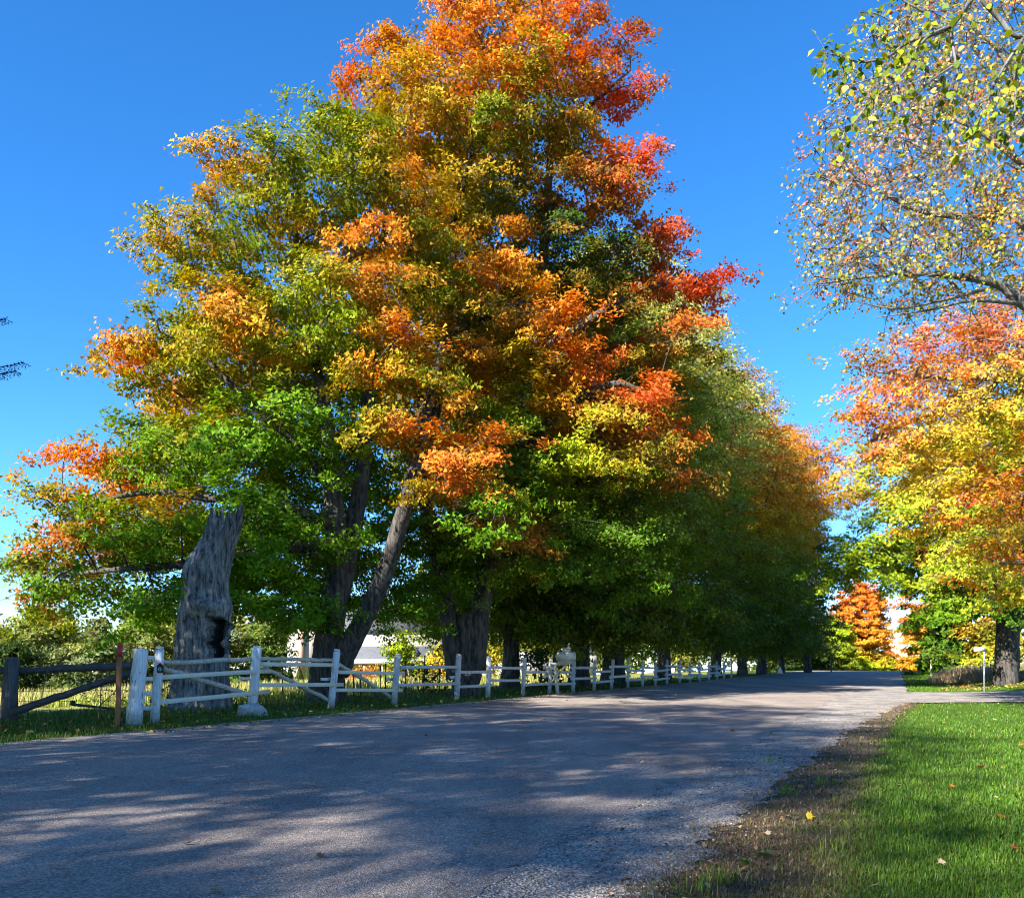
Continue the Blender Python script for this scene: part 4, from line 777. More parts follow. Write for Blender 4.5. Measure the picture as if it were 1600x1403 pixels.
rail(403, 1028.5, 526, 1032, 6.5, M_POLE, -.02, rnd=True); rail(400, 1037, 531, 1039, 6.5); rail(398, 1070, 536, 1069.5, 6.5); rail(412, 1042, 518, 1096, 7.5, M_POLE, -.13, rnd=True, name='brace')
rail(523, 1049.5, 632, 1052, 5.6); rail(520, 1078, 629, 1078.3, 5.4); rail(529, 1037, 617, 1092, 6.5, M_POLE, -.12, rnd=True, name='brace')
rail(625, 1042.5, 720, 1042, 5, M_GREYW); rail(623, 1070.5, 719, 1067.5, 4.8, M_GREYW); rail(716, 1050, 771, 1049.5, 4.6, M_GREYW); rail(714, 1073, 770, 1070.5, 4.4, M_GREYW)
rail(767, 1042.5, 823, 1044, 4.2, M_GREYW); rail(766, 1063, 823, 1063, 4.2, M_GREYW); rail(819, 1050, 867, 1049.5, 4, M_GREYW); rail(817, 1070.5, 865, 1067.5, 4, M_GREYW)
for i in range(7, len(PT) - 1):
    a, b = PT[i - 1], PT[i]
    if i == 7: a = PT[6]
    f0, f1 = ((.74, .40), (.60, .26))[i % 2]
    for f in (f0, f1):
        ya = a[1] + (a[3] - a[1]) * f; yb = b[1] + (b[3] - b[1]) * f; rail(a[0] - 3, ya, b[0] + 4, yb, max(2.4, 4.2 - .13 * (i - 7)), M_GREYW if i % 5 else M_CREAM, .15)
a, b = PT[-2], PT[-1]
for f in (.75, .5, .25): rail(a[0] - 2, a[1] + (a[3] - a[1]) * f, b[0] + 1, b[1] + (b[3] - b[1]) * f, 2.4, M_GREYW, .14)
rail(1121, 1058, 1131, 1040, 2.4, M_GREYW, .1, name='brace')
for px, py, wd in ((381, 1060, 13), (507, 1061, 10), (609, 1061, 9), (707, 1058, 8), (852, 1056, 8), (890, 1056, 6)): rail(px - wd / 2, py, px + wd / 2 + 4, py, 4.6, M_GREYW if px > 560 else M_WHITE, -.10, .06, 'rail_stub')
# small house-number plaque on the second post
yq = fy(243) - .17; pl = empty('post_plaque', P(248, 1046, yq), 'small dark red house-shaped plaque with a green disc nailed to the white ladder post', 'plaque')
mb = MB(); s = yq / F; c = np.array(P(250, 1044, yq)); mb.prism([(c[0] - 5 * s, c[2] - 7 * s), (c[0] + 5 * s, c[2] - 7 * s), (c[0] + 5 * s, c[2] + 4 * s), (c[0], c[2] + 8.5 * s), (c[0] - 5 * s, c[2] + 4 * s)], c[1], c[1] + .03); mb.build('board', flat_mat('dark_red_board', (.16, .02, .025), .6), pl)
mb = MB(); mb.tube([(c[0], c[1] - .004, c[2] - 1.5 * s), (c[0], c[1] - .016, c[2] - 1.5 * s)], [3.8 * s, 3.8 * s], 16); mb.build('disc', flat_mat('green_disc', (.02, .17, .09), .5), pl)
mb = MB(); mb.tube([(c[0] + 2 * s * math.cos(t), c[1] - .02, c[2] - 1.5 * s + 2 * s * math.sin(t)) for t in np.linspace(0, 6.28, 14)], .006, 5); mb.build('emblem', flat_mat('pale_ring', (.4, .5, .45), .5), pl)
# red-tipped marker stake
ym = G(183, 1136)[1]; st = empty('marker_stake', (*G(183, 1136), 0), 'orange-brown marker stake with a red tip left of the thick white post', 'stake')
mb = MB(); mb.beam(np.array(P(183, 1136, ym)) - [0, 0, .2], P(186.6, 1026, ym), .10, .05, up=(0, 1, 0), jit=.003, seg=4); mb.build('shaft', M_RUST, st)
mb = MB(); mb.beam(P(186.6, 1026, ym), P(188, 1005, ym), .102, .052, up=(0, 1, 0)); mb.build('tip', M_RED, st)
# painted rock at the foot of a post
yr = fy(394) - .45; rc = np.array(P(395, 1119, yr)); n1, n2 = 18, 12; V = []
for i in range(n2 + 1):
    ph = math.pi * i / n2
    for j in range(n1):
        a = 2 * math.pi * j / n1; d = np.array((math.sin(ph) * math.cos(a), math.sin(ph) * math.sin(a), math.cos(ph))); q = np.sign(d) * np.abs(d) ** .5
        V.append(rc + q * np.array([.34 * (1 - .22 * d[2]), .26, .29]) * (1 + .13 * math.sin(3 * a + 2 * ph) + .06 * math.sin(5 * ph + a) + .085 * rng.normal()) + [.04 * d[2] * -1, 0, 0])
Q = [(i * n1 + j, (i + 1) * n1 + j, (i + 1) * n1 + (j + 1) % n1, i * n1 + (j + 1) % n1) for i in range(n2) for j in range(n1)]
tag(link('painted_rock', mesh_np('painted_rock', V, np.array(Q)), M_WHITE), 'white painted boulder at the foot of the third white post', 'rock')

# ------------------------------------------------------------------ dark log fence at far left
lf = empty('log_fence', (*G(15, 1131), 0), 'dark weathered log fence section with a slanting brace at the left edge', 'fence'); yl = G(15, 1131)[1]
mb = MB(); mb.tube([np.array(P(13, 1131, yl)) - [0, 0, .2], P(16, 1080, yl), P(20, 1028, yl)], [.19, .17, .15], 14, jit=.05); mb.build('post', M_LOGV, lf, smooth=True)
def log(a, b, r, name):
    t = np.linspace(0, 1, 12)[:, None]; mb = MB(); mb.tube(np.array(a) * (1 - t) + np.array(b) * t + rng.normal(size=(12, 3)) * .012, r * rng.uniform(.9, 1.08, 12), 10, jit=.04); mb.build(name, M_LOG, lf, smooth=True)
log(P(-40, 1050, yl + .1), P(214, 1040, yl + .25), .085, 'rail'); log(P(17, 1114, yl - .1), P(207, 1050, yl + .2), .085, 'brace')
for py in (1062, 1078, 1094): mb = MB(); mb.tube([P(-30, py + 2, yl + .1), P(100, py + 1, yl + .15), P(205, py, yl + .2)], .006, 4); mb.build('wire', M_WIRE, lf)
mb = MB(); mb.tube([P(74, 1048, yl + .05), P(66, 1085, yl), P(61, 1103, yl - .1)], .008, 5); mb.build('wire', M_WIRE, lf)
mb = MB(); mb.tube([P(182, 1078, yl + .2), P(152, 1106, yl + .2)], .012, 5); mb.tube([P(122, 1083, yl + .3), P(178, 1106, yl + .3)], .006, 4); mb.build('wire', M_WIRE, lf)

# ------------------------------------------------------------------ wire fence posts behind, in the field
steel_lab = iter(['dark steel post behind the white rails left of the big forked trunk', 'dark steel post just right of the forked trunk', 'second steel post right of the forked trunk, the lower one', 'short steel post in front of the porch hedge', 'steel post beside the short one in front of the porch',
    'steel post below the bright yellow-green young tree', 'steel post left of the twin trunks behind the white rails', 'dark steel post behind the mailbox'])
for px, pyb, pyt in ((441, 1086, 1036), (552, 1086, 1050), (563, 1092, 1046), (594, 1078, 1040), (602, 1080, 1036), (633, 1087, 1034), (686, 1080, 1048), (866, 1076, 1020)):
    y = F * H / (pyb - YH) * .93 + 2; mb = MB(); b = np.array(P(px, pyb, y)); b[2] = hxy(b[0], y) - .1; t = np.array(P(px + .6, pyt, y)); mb.beam(b, t, .05, .05, up=(0, 1, 0))
    tag(mb.build('steel_fence_post', M_TPOST), next(steel_lab), 'post', 'steel posts behind the white fence')

# ------------------------------------------------------------------ mailbox with a newspaper sign
M_MB = flat_mat('mailbox_grey_paint', (.50, .50, .43), .5, .15); M_OLDW = wood_mat('old_pale_wood', (.32, .28, .2), (.62, .57, .45), (30, 30, 6), .5)
ymb = G(871, 1083.5)[1] - .15; mbx = empty('mailbox', (*G(871, 1083.5), 0), 'pale rural mailbox on a wooden post and braced arm, small box on its top', 'mailbox'); s = ymb / F
def Pm(px, py, dy=0): return np.array(P(px, py, ymb + dy))
mb = MB(); mb.beam(Pm(872, 1084) - [0, 0, .15], Pm(867, 1040), 5.5 * s, 5 * s, up=(0, 1, 0), jit=.004, seg=4); mb.build('post', M_OLDW, mbx)
mb = MB(); mb.beam(Pm(860, 1038), Pm(894, 1035), .10, 4.5 * s, jit=.003, seg=3); mb.build('arm', M_OLDW, mbx)
mb = MB(); mb.beam(Pm(871, 1057, -.01), Pm(884, 1038, -.01), 2.6 * s, .05, up=(0, 1, 0)); mb.build('brace', M_OLDW, mbx)
mb = MB(); x0, x1 = Pm(870, 0)[0], Pm(898, 0)[0]; z0, z1 = Pm(0, 1031.5)[2], Pm(0, 1018.5)[2]; r = .20; zc = z1 - r
body = [(ymb - r, z0)] + [(ymb - r * math.cos(t), zc + r * math.sin(t)) for t in np.linspace(0, math.pi, 11)] + [(ymb + r, z0)]; n = len(body)
V = [(x0, a, b) for a, b in body] + [(x1, a, b) for a, b in body]; mb.add(V, [(i, i + 1, n + i + 1, n + i) for i in range(n - 1)] + [(n - 1, 0, n, 2 * n - 1)], [(0, i + 1, i) for i in range(1, n - 1)] + [(n, n + i, n + i + 1) for i in range(1, n - 1)]); mb.build('box', M_MB, mbx)
mb = MB(); V = [(x1 + .004, ymb + (a - ymb) * 1.04, z0 + (b - z0) * 1.02 - .004) for a, b in body] + [(x1 + .035, ymb + (a - ymb) * 1.04, z0 + (b - z0) * 1.02 - .004) for a, b in body]; mb.add(V, [(i, i + 1, n + i + 1, n + i) for i in range(n - 1)] + [(n - 1, 0, n, 2 * n - 1)], [(0, i + 1, i) for i in range(1, n - 1)] + [(n, n + i, n + i + 1) for i in range(1, n - 1)]); mb.build('door', M_MB, mbx)
mb = MB(); mb.box(Pm(883.5, 1034), 22 * s, .32, 3.2 * s); mb.build('shelf', M_OLDW, mbx)
mb = MB(); mb.box(Pm(885, 1016.2) + [0, 0, .02], 13 * s, .16, 4.4 * s); mb.box(Pm(885, 1013.4) + [0, 0, .02], 14 * s, .19, .9 * s); mb.build('top_box', M_MB, mbx)
M_SIGNW = flat_mat('white_sign_face', (.74, .72, .68), .5, .06)
sg = empty('name_sign', Pm(855, 1043, -.02), 'small white sign with red lettering fixed beside the mailbox post', 'sign')
mb = MB(); mb.box(Pm(857, 1043.5, -.02), 17 * s, .025, 5.6 * s); mb.build('board', M_SIGNW, sg)
def text_obj(name, body, size, loc, rot, mat, parent, sx=1.0, thick=.003):
    cu = bpy.data.curves.new(name, 'FONT'); cu.body = body; cu.size = size; cu.extrude = thick; cu.align_x = 'CENTER'; cu.align_y = 'CENTER'
    o = bpy.data.objects.new(name, cu); COL.objects.link(o); bpy.context.view_layer.update()
    me = bpy.data.meshes.new_from_object(o.evaluated_get(bpy.context.evaluated_depsgraph_get())); bpy.data.objects.remove(o)
    me.transform(Matrix.LocRotScale(Vector(loc), rot, Vector((sx, 1, 1)))); me.materials.clear(); return link(name, me, mat, parent)
from mathutils import Euler
FRONT = Euler((R(90), 0, 0))
text_obj('lettering', 'Citizen', 5.6 * s, Pm(854, 1043.5, -.037), FRONT, flat_mat('red_lettering', (.42, .02, .03), .5, .1), sg, .8)

# ------------------------------------------------------------------ signs on the right
M_STEEL = flat_mat('galvanised_steel', (.50, .50, .50), .45, .12, metal=.6)
ysg = 40.5; zsg = hxy((1537 - PCX) / F * ysg, ysg); b = np.array(P(1538, 1080, ysg)); b[2] = zsg - .2
ss = empty('street_sign', (b[0], b[1], zsg), 'street name blade on a thin steel post beside the gravel driveway', 'street sign')
mb = MB(); mb.tube([b, P(1537.5, 1011, ysg)], .038, 8); mb.build('post', M_STEEL, ss)
s = ysg / F; mb = MB(); c = np.array(P(1530, 1014, ysg)); mb.box(c, 15.5 * s, .02, 7 * s, rz=R(-12)); mb.build('blade', M_SIGNW, ss)
mb = MB(); c = np.array(P(1538.5, 1013.5, ysg - .08)); mb.box(c, .02, .42, 5 * s, rz=R(-18)); mb.build('blade', flat_mat('green_sign_face', (.02, .22, .12), .5, .1), ss)
yy = 72.0; xw = (1455 - PCX) / F * yy; zw = hxy(xw, yy); s = yy / F; ws = empty('warning_sign', (xw, yy, zw), 'yellow diamond warning sign on a pale wooden post by the far verge', 'road sign')
mb = MB(); mb.beam((xw, yy, zw - .2), P(1455.5, 1030, yy), .14, .12, up=(0, 1, 0)); mb.build('post', M_OLDW, ws)
c = np.array(P(1455, 1022, yy - .12)); q = 5.8 * s; mb = MB(); mb.prism([(c[0] - q, c[2]), (c[0], c[2] - q), (c[0] + q, c[2]), (c[0], c[2] + q)], c[1], c[1] + .03); mb.build('plate', flat_mat('sign_yellow', (.80, .52, .01), .5, .05), ws)
mb = MB(); M_BLK = flat_mat('black_paint', (.02, .02, .02), .6); mb.beam(c + [0, -.02, -.22], c + [0, -.02, .02], .05, .01, up=(0, 1, 0)); mb.beam(c + [0, -.02, .02], c + [.10, -.02, .17], .05, .01, up=(0, 1, 0)); mb.beam(c + [-.09, -.02, .02], c + [0, -.02, .02], .05, .01, up=(0, 1, 0)); mb.build('symbol', M_BLK, ws)
yb_ = 112.0; xb = (1299 - PCX) / F * yb_; zb = hxy(xb, yb_); dm = empty('mailbox', (xb, yb_, zb), 'distant dark mailbox on a post in front of the yellow-green bush', 'mailbox')
mb = MB(); mb.beam((xb, yb_, zb - .2), (xb, yb_, zb + 1.15), .14, .14, up=(0, 1, 0)); mb.build('post', M_LOGV, dm)
mb = MB(); pr_ = [(-.18, 0), (.18, 0), (.18, .2), (.1, .36), (-.1, .36), (-.18, .2)]; mb.prism([(xb + a_, zb + 1.16 + b_) for a_, b_ in pr_], yb_ - .3, yb_ + .3); mb.build('box', M_TPOST, dm)
# small white stake-like marker far along the left verge
yw = 103.0; xk = (1219 - PCX) / F * yw; mb = MB(); mb.tube([(xk, yw, -.05), (xk, yw, .35), (xk, yw, .62), (xk, yw, .75)], [.28, .2, .12, .03], 10)
tag(mb.build('marker_cone', M_SIGNW), 'small pale cone on the grass under the dark far maples', 'cone')

# ------------------------------------------------------------------ house and outbuildings behind the trees
M_SIDING = wood_mat('cream_siding', (.42, .37, .31), (.52, .46, .39), (.4, .4, 9), .4); M_BRICKR = flat_mat('pink_brick', (.50, .30, .22), .9, .15, 12)
M_ROOF = flat_mat('grey_shingle_roof', (.085, .09, .10), .9, .2, 3); M_DROOF = flat_mat('dark_slate_roof', (.035, .04, .06), .8, .2, 3); M_TRIM = flat_mat('white_trim', (.36, .36, .35), .6, .05)
M_GLASS = flat_mat('dark_window_glass', (.025, .03, .035), .08, .1); M_DOOR = flat_mat('brown_door', (.16, .09, .06), .6, .15)
YHs = 100.0; sH = YHs / F; zg = hxy((600 - PCX) / F * YHs, YHs)
def HX(px): return (px - PCX) * sH
def HZ(py): return H - (py - YH) * sH
house = empty('farmhouse', (HX(575), YHs + 4, zg), 'cream farmhouse with grey porch roof, glimpsed between the maple trunks', 'house')
mb = MB(); mb.box(((HX(470) + HX(690)) / 2, YHs + 6, (zg + HZ(985)) / 2), HX(690) - HX(470), 8, HZ(985) - zg); mb.build('wall', M_SIDING, house)
mb = MB(); mb.box(((HX(457) + HX(500)) / 2, YHs - .2, (zg + HZ(988)) / 2), HX(500) - HX(457), 4.2, HZ(988) - zg); mb.build('wing', M_SIDING, house)
mb = MB(); mb.box((HX(478), YHs - 2.55, (zg + HZ(975)) / 2), 10 * sH, .45, HZ(975) - zg); mb.build('chimney', M_BRICKR, house)
mb = MB(); zt = HZ(985); V = [(HX(465), YHs + 1.6, zt), (HX(695), YHs + 1.6, zt), (HX(695), YHs + 10.4, zt), (HX(465), YHs + 10.4, zt), (HX(465), YHs + 6, zt + 3), (HX(695), YHs + 6, zt + 3)]; mb.add(V, [(0, 1, 5, 4), (2, 3, 4, 5), (0, 3, 2, 1)], [(1, 2, 5), (3, 0, 4)]); mb.build('roof', M_ROOF, house)
mb = MB(); e0, e1 = HX(541), HX(692); V = [(e0, YHs - 1.4, HZ(1029)), (e1, YHs - 1.4, HZ(1029)), (e1 - .8, YHs + 1.9, HZ(1009)), (e0 + .8, YHs + 1.9, HZ(1009)), (e0, YHs - 1.4, HZ(1031)), (e1, YHs - 1.4, HZ(1031)), (e1, YHs + 1.9, HZ(1031)), (e0, YHs + 1.9, HZ(1031))]
mb.add(V, [(0, 1, 2, 3), (0, 4, 5, 1), (4, 7, 6, 5), (1, 5, 6, 2), (0, 3, 7, 4)]); mb.build('porch_roof', M_ROOF, house)
mb = MB(); mb.box(((e0 + e1) / 2, YHs - 1.46, HZ(1033)), e1 - e0 + .1, .1, 7.5 * sH); mb.build('fascia', M_TRIM, house)
for px in (548, 572, 600, 640, 688): mb = MB(); mb.box((HX(px), YHs - 1.2, (zg + HZ(1037)) / 2), .16, .16, HZ(1037) - zg); mb.build('porch_post', M_TRIM, house)
for px, wpx in ((565, 9), (580, 8), (615, 12), (660, 12)):
    mb = MB(); mb.box((HX(px), YHs + 1.96, HZ(1047)), wpx * sH, .08, 15 * sH); o = mb.build('window', M_TRIM, house); mb = MB(); mb.box((HX(px), YHs + 1.90, HZ(1047)), (wpx - 2.2) * sH, .06, 12.8 * sH); mb.build('pane', M_GLASS, o)
mb = MB(); mb.box((HX(594), YHs + 1.93, HZ(1050)), 9 * sH, .1, 22 * sH); mb.build('door', M_DOOR, house)
mb = MB(); d0, d1 = HX(636), HX(660); V = [(d0, YHs - .9, HZ(1028)), (d1, YHs - .9, HZ(1028)), ((d0 + d1) / 2, YHs - .9, HZ(1011)), (d0, YHs + 1.5, HZ(1028)), (d1, YHs + 1.5, HZ(1028)), ((d0 + d1) / 2, YHs + 1.5, HZ(1011))]; mb.add(V, [(0, 2, 5, 3), (1, 4, 5, 2), (0, 3, 4, 1)], [(0, 1, 2), (3, 5, 4)]); mb.build('porch_gable', M_DROOF, house)
shd = empty('garden_shed', ((815 - PCX) / F * 90, 91, hxy(0, 90)), 'white garden shed seen through the fence left of the mailbox', 'shed'); q = 90 / F
def SX(px): return (px - PCX) * q
zs = hxy(SX(815), 90); mb = MB(); mb.box((SX(812), 91.5, (zs + H - 10 * q) / 2 + .3), 84 * q, 3, 1.9); mb.build('wall', M_TRIM, shd)
mb = MB(); zt = (zs + H - 10 * q) / 2 + 1.26; x0, x1 = SX(768), SX(856); mb.add([(x0, 89.8, zt), (x1, 89.8, zt), (x1, 93.2, zt), (x0, 93.2, zt), (x0, 91.5, zt + .8), (x1, 91.5, zt + .8)], [(0, 1, 5, 4), (2, 3, 4, 5), (0, 3, 2, 1)], [(1, 2, 5), (3, 0, 4)]); mb.build('roof', M_TRIM, shd)
mb = MB(); mb.box((SX(790), 89.97, zs + .95), 9 * q, .08, 1.5); mb.build('door', M_MB, shd)
gar = empty('garage', ((910 - PCX) / F * 105, 106, -.5), 'white garage glimpsed between the trunks right of the mailbox', 'garage'); q = 105 / F
mb = MB(); mb.box(((912 - PCX) * q, 107, .9), 40 * q, 4, 2.8); mb.build('wall', M_TRIM, gar); mb = MB(); x0, x1 = (890 - PCX) * q, (934 - PCX) * q
mb.add([(x0, 104.7, 2.3), (x1, 104.7, 2.3), (x1, 109.3, 2.3), (x0, 109.3, 2.3), (x0, 107, 3.4), (x1, 107, 3.4)], [(0, 1, 5, 4), (2, 3, 4, 5), (0, 3, 2, 1)], [(1, 2, 5), (3, 0, 4)]); mb.build('roof', M_ROOF, gar); mb = MB(); mb.box(((908 - PCX) * q, 104.96, .5), 20 * q, .1, 1.9); mb.build('door', M_MB, gar)

# ------------------------------------------------------------------ bushes, hedges and woods behind
def bush(px, pyb, ptop, wpx, Y, colf, label, name='leafy_bush', cat='bush', leaf=.28, group=None, per=16, z0=None, cb=.1, **kw):
    x = (px - PCX) / F * Y; zb = hxy(x, Y) if z0 is None else z0; zt = H - (ptop - YH) / F * Y
    return generic_tree(name, (x, Y, zb), label, zt - zb, wpx / 2 / F * Y, colf, r=min(.12, .022 * (zt - zb)), n=7, cb=cb, leaf=leaf, per=per, k=8, bs=.9, spacing=1.0, fill=1800, low=5, group=group, cat=cat, **kw)
PALEG, GREYG, YG2 = (.17, .19, .05), (.13, .16, .07), (.30, .30, .04)
GB = 'bushes along the back of the field'
bush(70, 1060, 945, 150, 72, zcol([(0, (.07, .10, .02)), (3, PALEG), (5, YG2)]), 'yellow-green bush at the far left behind the log fence', group=GB)
bush(150, 1058, 985, 110, 66, zcol([(0, (.06, .09, .02)), (2, GREYG), (4, YG2)]), 'greyish bush with a yellow top behind the brown stake', group=GB)
bush(20, 1060, 990, 90, 64, zcol([(0, (.02, .04, .012)), (3, (.035, .06, .014))]), 'very dark bush behind the log fence post', group=GB)
bush(225, 1056, 955, 130, 78, zcol([(0, (.07, .10, .02)), (3, PALEG), (6, YG2)]), 'pale green bush behind the thick white post', group=GB)
bush(330, 1056, 960, 120, 82, zcol([(0, (.06, .10, .02)), (3, PALEG), (6, (.16, .2, .03))]), 'green bush glimpsed right of the dead stump', group=GB)
bush(410, 1056, 970, 100, 84, zcol([(0, (.05, .09, .015)), (5, (.14, .18, .03))]), 'green bush left of the farmhouse', group=GB)
bush(628, 1072, 985, 60, 58, zcol([(0, GREEN), (2, YELG), (4, (.34, .38, .04))]), 'bright yellow-green young tree in front of the porch', 'young_tree', 'tree', leaf=.2)
bush(662, 1088, 1035, 66, 40, zcol([(0, (.04, .07, .012)), (2, (.06, .10, .015))]), 'small dark leafy sapling behind the third rail span', 'sapling', 'sapling', leaf=.16, per=10)
bush(690, 1060, 1000, 46, 66, zcol([(0, GOLD), (2, YEL)]), 'bright yellow bush left of the twin trunks', group=None, leaf=.2)
bush(770, 1062, 985, 60, 66, zcol([(0, (.3, .25, .03)), (3, YEL)]), 'yellow leaved bush between the dark trunks', leaf=.2)
bush(845, 1082, 1015, 62, 46, zcol([(0, (.03, .05, .010)), (3, (.045, .07, .012))]), 'dark shrub between the fence and mailbox', leaf=.2)
bush(590, 1060, 1052, 100, 84, zcol([(0, (.45, .18, .04)), (2, (.5, .26, .04))]), 'low orange hedge along the porch', leaf=.2, z0=-.95)
bush(285, 1118, 1082, 120, 27.5, zcol([(0, (.02, .03, .01)), (1, (.035, .05, .012))]), 'tangled dark weeds around the foot of the dead stump', 'weed_patch', 'weeds', leaf=.10, per=8)
bush(157, 1120, 1092, 36, 24, zcol([(0, (.025, .04, .01)), (1, (.04, .06, .012))]), 'small dark weed left of the orange-brown stake', 'weed', 'weeds', leaf=.08, per=6)
for px, lab in ((453, 'leftmost of three clipped cone cedars by the farmhouse'), (468, 'middle one of three clipped cone cedars by the farmhouse'), (482, 'rightmost of three clipped cone cedars by the farmhouse')):
    Y = 94.0; x = (px - PCX) / F * Y; z0 = hxy(x, Y); n = 900; t = rng.random(n) ** .7; a = rng.uniform(0, 6.28, n); rr = .55 * (1 - t) * rng.uniform(.7, 1, n) + .05
    Pt = np.stack([x + rr * np.cos(a), Y + rr * np.sin(a), z0 + .1 + 1.75 * t], 1); V, Fc, C = leaf_arrays(Pt, np.stack([np.cos(a), np.sin(a), .6 + 0 * a], 1) + rng.normal(size=(n, 3)) * .4, np.full(n, .16), np.array((.045, .085, .02)) * rng.uniform(.7, 1.3, (n, 1)))
    rt = empty('cone_cedar', (x, Y, z0), lab, 'shrub'); link('crown', mesh_np('crown', V, Fc, C), M_LEAF, rt); mb = MB(); mb.tube([(x, Y, z0 - .1), (x, Y, z0 + 1)], [.07, .03], 6); mb.build('trunk', M_BARK, rt)
def woods(name, label, x0, x1, Y, dpt, htf, cols, n, leaf, seed):
    r = np.random.default_rng(seed); K = int((x1 - x0) / 4.2); Pts = []; Nn = []; Cc = []
    for i in range(K):
        cx = x0 + (x1 - x0) * (i + .5) / K + r.normal() * 1.2; cyy = Y + r.uniform(0, dpt); hh = htf(cx) * r.uniform(.72, 1.05); z0 = hxy(cx, cyy); c = np.array(cols[r.integers(len(cols))])
        for q in range(7):
            cz = z0 + hh * r.uniform(.12, .86); w_ = 3.4 * (1 - .45 * (cz - z0) / hh); cc = np.array((cx + r.normal() * 1.3, cyy + r.normal() * 1.2, cz)); m = n // 7
            d = unit(r.normal(size=(m, 3))); rad = r.uniform(.75, 1.05, (m, 1)); p = cc + d * rad * np.array([w_ * .7, w_ * .7, hh * .2]); Pts.append(p); Nn.append(d * .6 + [0, 0, .5] + r.normal(size=(m, 3)) * .5); Cc.append(c * r.uniform(.7, 1.3, (m, 1)) * r.uniform(.8, 1.2))
    V, Fc, C = leaf_arrays(np.vstack(Pts), np.vstack(Nn), r.uniform(leaf * .7, leaf * 1.3, sum(map(len, Pts))), np.clip(np.vstack(Cc), 0, .8))
    tag(link(name, mesh_np(name, V, Fc, C), M_LEAF), label, 'woods', kind='stuff')
woods('far_woods', 'hazy green woods beyond the field', -115, 40, 150, 25, lambda x: 13 if x < -40 else 17, [(.13, .16, .05), (.17, .18, .05), (.09, .13, .03), (.25, .22, .04)], 1300, .7, 3)
woods('back_hedgerow', 'dark hedgerow behind the tree row at the back of the yard', -12, 34, 112, 14, lambda x: 7.5, [(.05, .08, .015), (.09, .12, .02), (.2, .2, .03)], 900, .5, 9)
woods('right_woods', 'trees behind the right bank', 42, 110, 75, 30, lambda x: 15, [(.06, .10, .02), (.13, .17, .03), (.36, .2, .03), (.3, .28, .04)], 900, .55, 4)

# ------------------------------------------------------------------ grass, gravel, litter
def poly_sample(n, pxr, pyr, zfun=True):
    px = rng.uniform(*pxr, n); py = rng.uniform(*pyr, n); y = F * H / (py - YH); return (px - PCX) / F * y, y
def blades(name, x, y, hgt, wid, lean, cols, label, mat=M_GRASS, cat=None, base_dz=-.02, curl=.35):
    n = len(x); u, v = xy2uv(x, y); z = hz(u, v) + base_dz; A = np.stack([x, y, z], 1); a = rng.uniform(0, 6.283, n); d = np.stack([np.cos(a), np.sin(a), 0 * a], 1); s = np.stack([-np.sin(a), np.cos(a), 0 * a], 1)
    up = np.array([0, 0, 1.0]); h = hgt[:, None]; ln = (lean * np.abs(rng.normal(size=n)))[:, None]; wv = wid[:, None]
    m1 = A + (up * .6 + d * ln * .45) * h; tp = A + (up * (1 - .25 * ln) + d * ln * 1.3) * h
    V = np.stack([A - s * wv / 2, A + s * wv / 2, m1 + s * wv * .4, m1 - s * wv * .4, tp], 1).reshape(-1, 3); o = np.arange(n)[:, None] * 5
    C = np.repeat(cols, 5, 0); C = C.reshape(n, 5, 3)
    return tag(link(name, mesh_np(name, V, [o + np.array([0, 1, 2, 3]), o + np.array([3, 2, 4])], C.reshape(-1, 3)), mat), label, cat, kind='stuff')
def vary(cols, n, p=None, j=.22):
    c = np.array(cols)[rng.choice(len(cols), n, p=p)]; return np.clip(c * (1 + rng.normal(size=(n, 1)) * j), .005, .9)
# lawn
x, y = poly_sample(150000, (1020, 2000), (1062, 1520)); u, v = xy2uv(x, y)
edge = interp(LAWN_E, v) + .10 * np.sin(v * 1.3) + .07 * np.sin(v * 4.3) + rng.normal(size=len(v)) * .16
k = (u > edge) & (y < np.where(x < 13.2, 28.5 + (x - 11.2) * 1.2, 31.3) + rng.normal(size=len(v)) * .1) & (y < 31.3)
x, y, u, v = x[k], y[k], u[k], v[k]; n = len(x); near = np.clip(6 / y, .25, 1)
pat = .5 + .5 * np.sin(x * 2.1 + 1.3 * np.sin(y * 1.7)) * np.sin(y * 1.9 + x)
c = vary([(.080, .170, .014), (.058, .130, .012), (.115, .20, .018), (.20, .20, .04)], n, [.45, .3, .2, .05]) * (0.85 + .3 * pat[:, None])
ed = np.exp(-np.clip(u - interp(LAWN_E, v), 0, 9) / .18)[:, None] * .6; c = c * (1 - ed) + np.array((.15, .11, .045)) * ed
blades('lawn_grass', x, y, rng.uniform(.035, .075, n), .0035 + .0042 * y / 6 * rng.uniform(.6, 1.2, n), .55, c, 'short green lawn grass on the right', cat='grass')
# far verge past the driveway
x, y = poly_sample(60000, (1340, 1800), (1044, 1079.5)); u, v = xy2uv(x, y); k = (u > interp(LAWN_E, v) + rng.normal(size=len(v)) * .2) & (y > 42.4) & (y < 120); x, y, u, v = x[k], y[k], u[k], v[k]; n = len(x)
dry = sstep(4, 9, u) * (rng.random(n) < .75); c = vary([(.085, .17, .014), (.12, .2, .02)], n); c = np.where(dry[:, None] > .4, vary([(.30, .22, .11), (.24, .16, .07), (.36, .28, .13)], n), c)
blades('verge_grass', x, y, rng.uniform(.05, .11, n) * (1 + 2.0 * sstep(7, 10, u)), np.full(n, .03), .5, c, 'green and tan grass on the verge past the driveway', cat='grass')
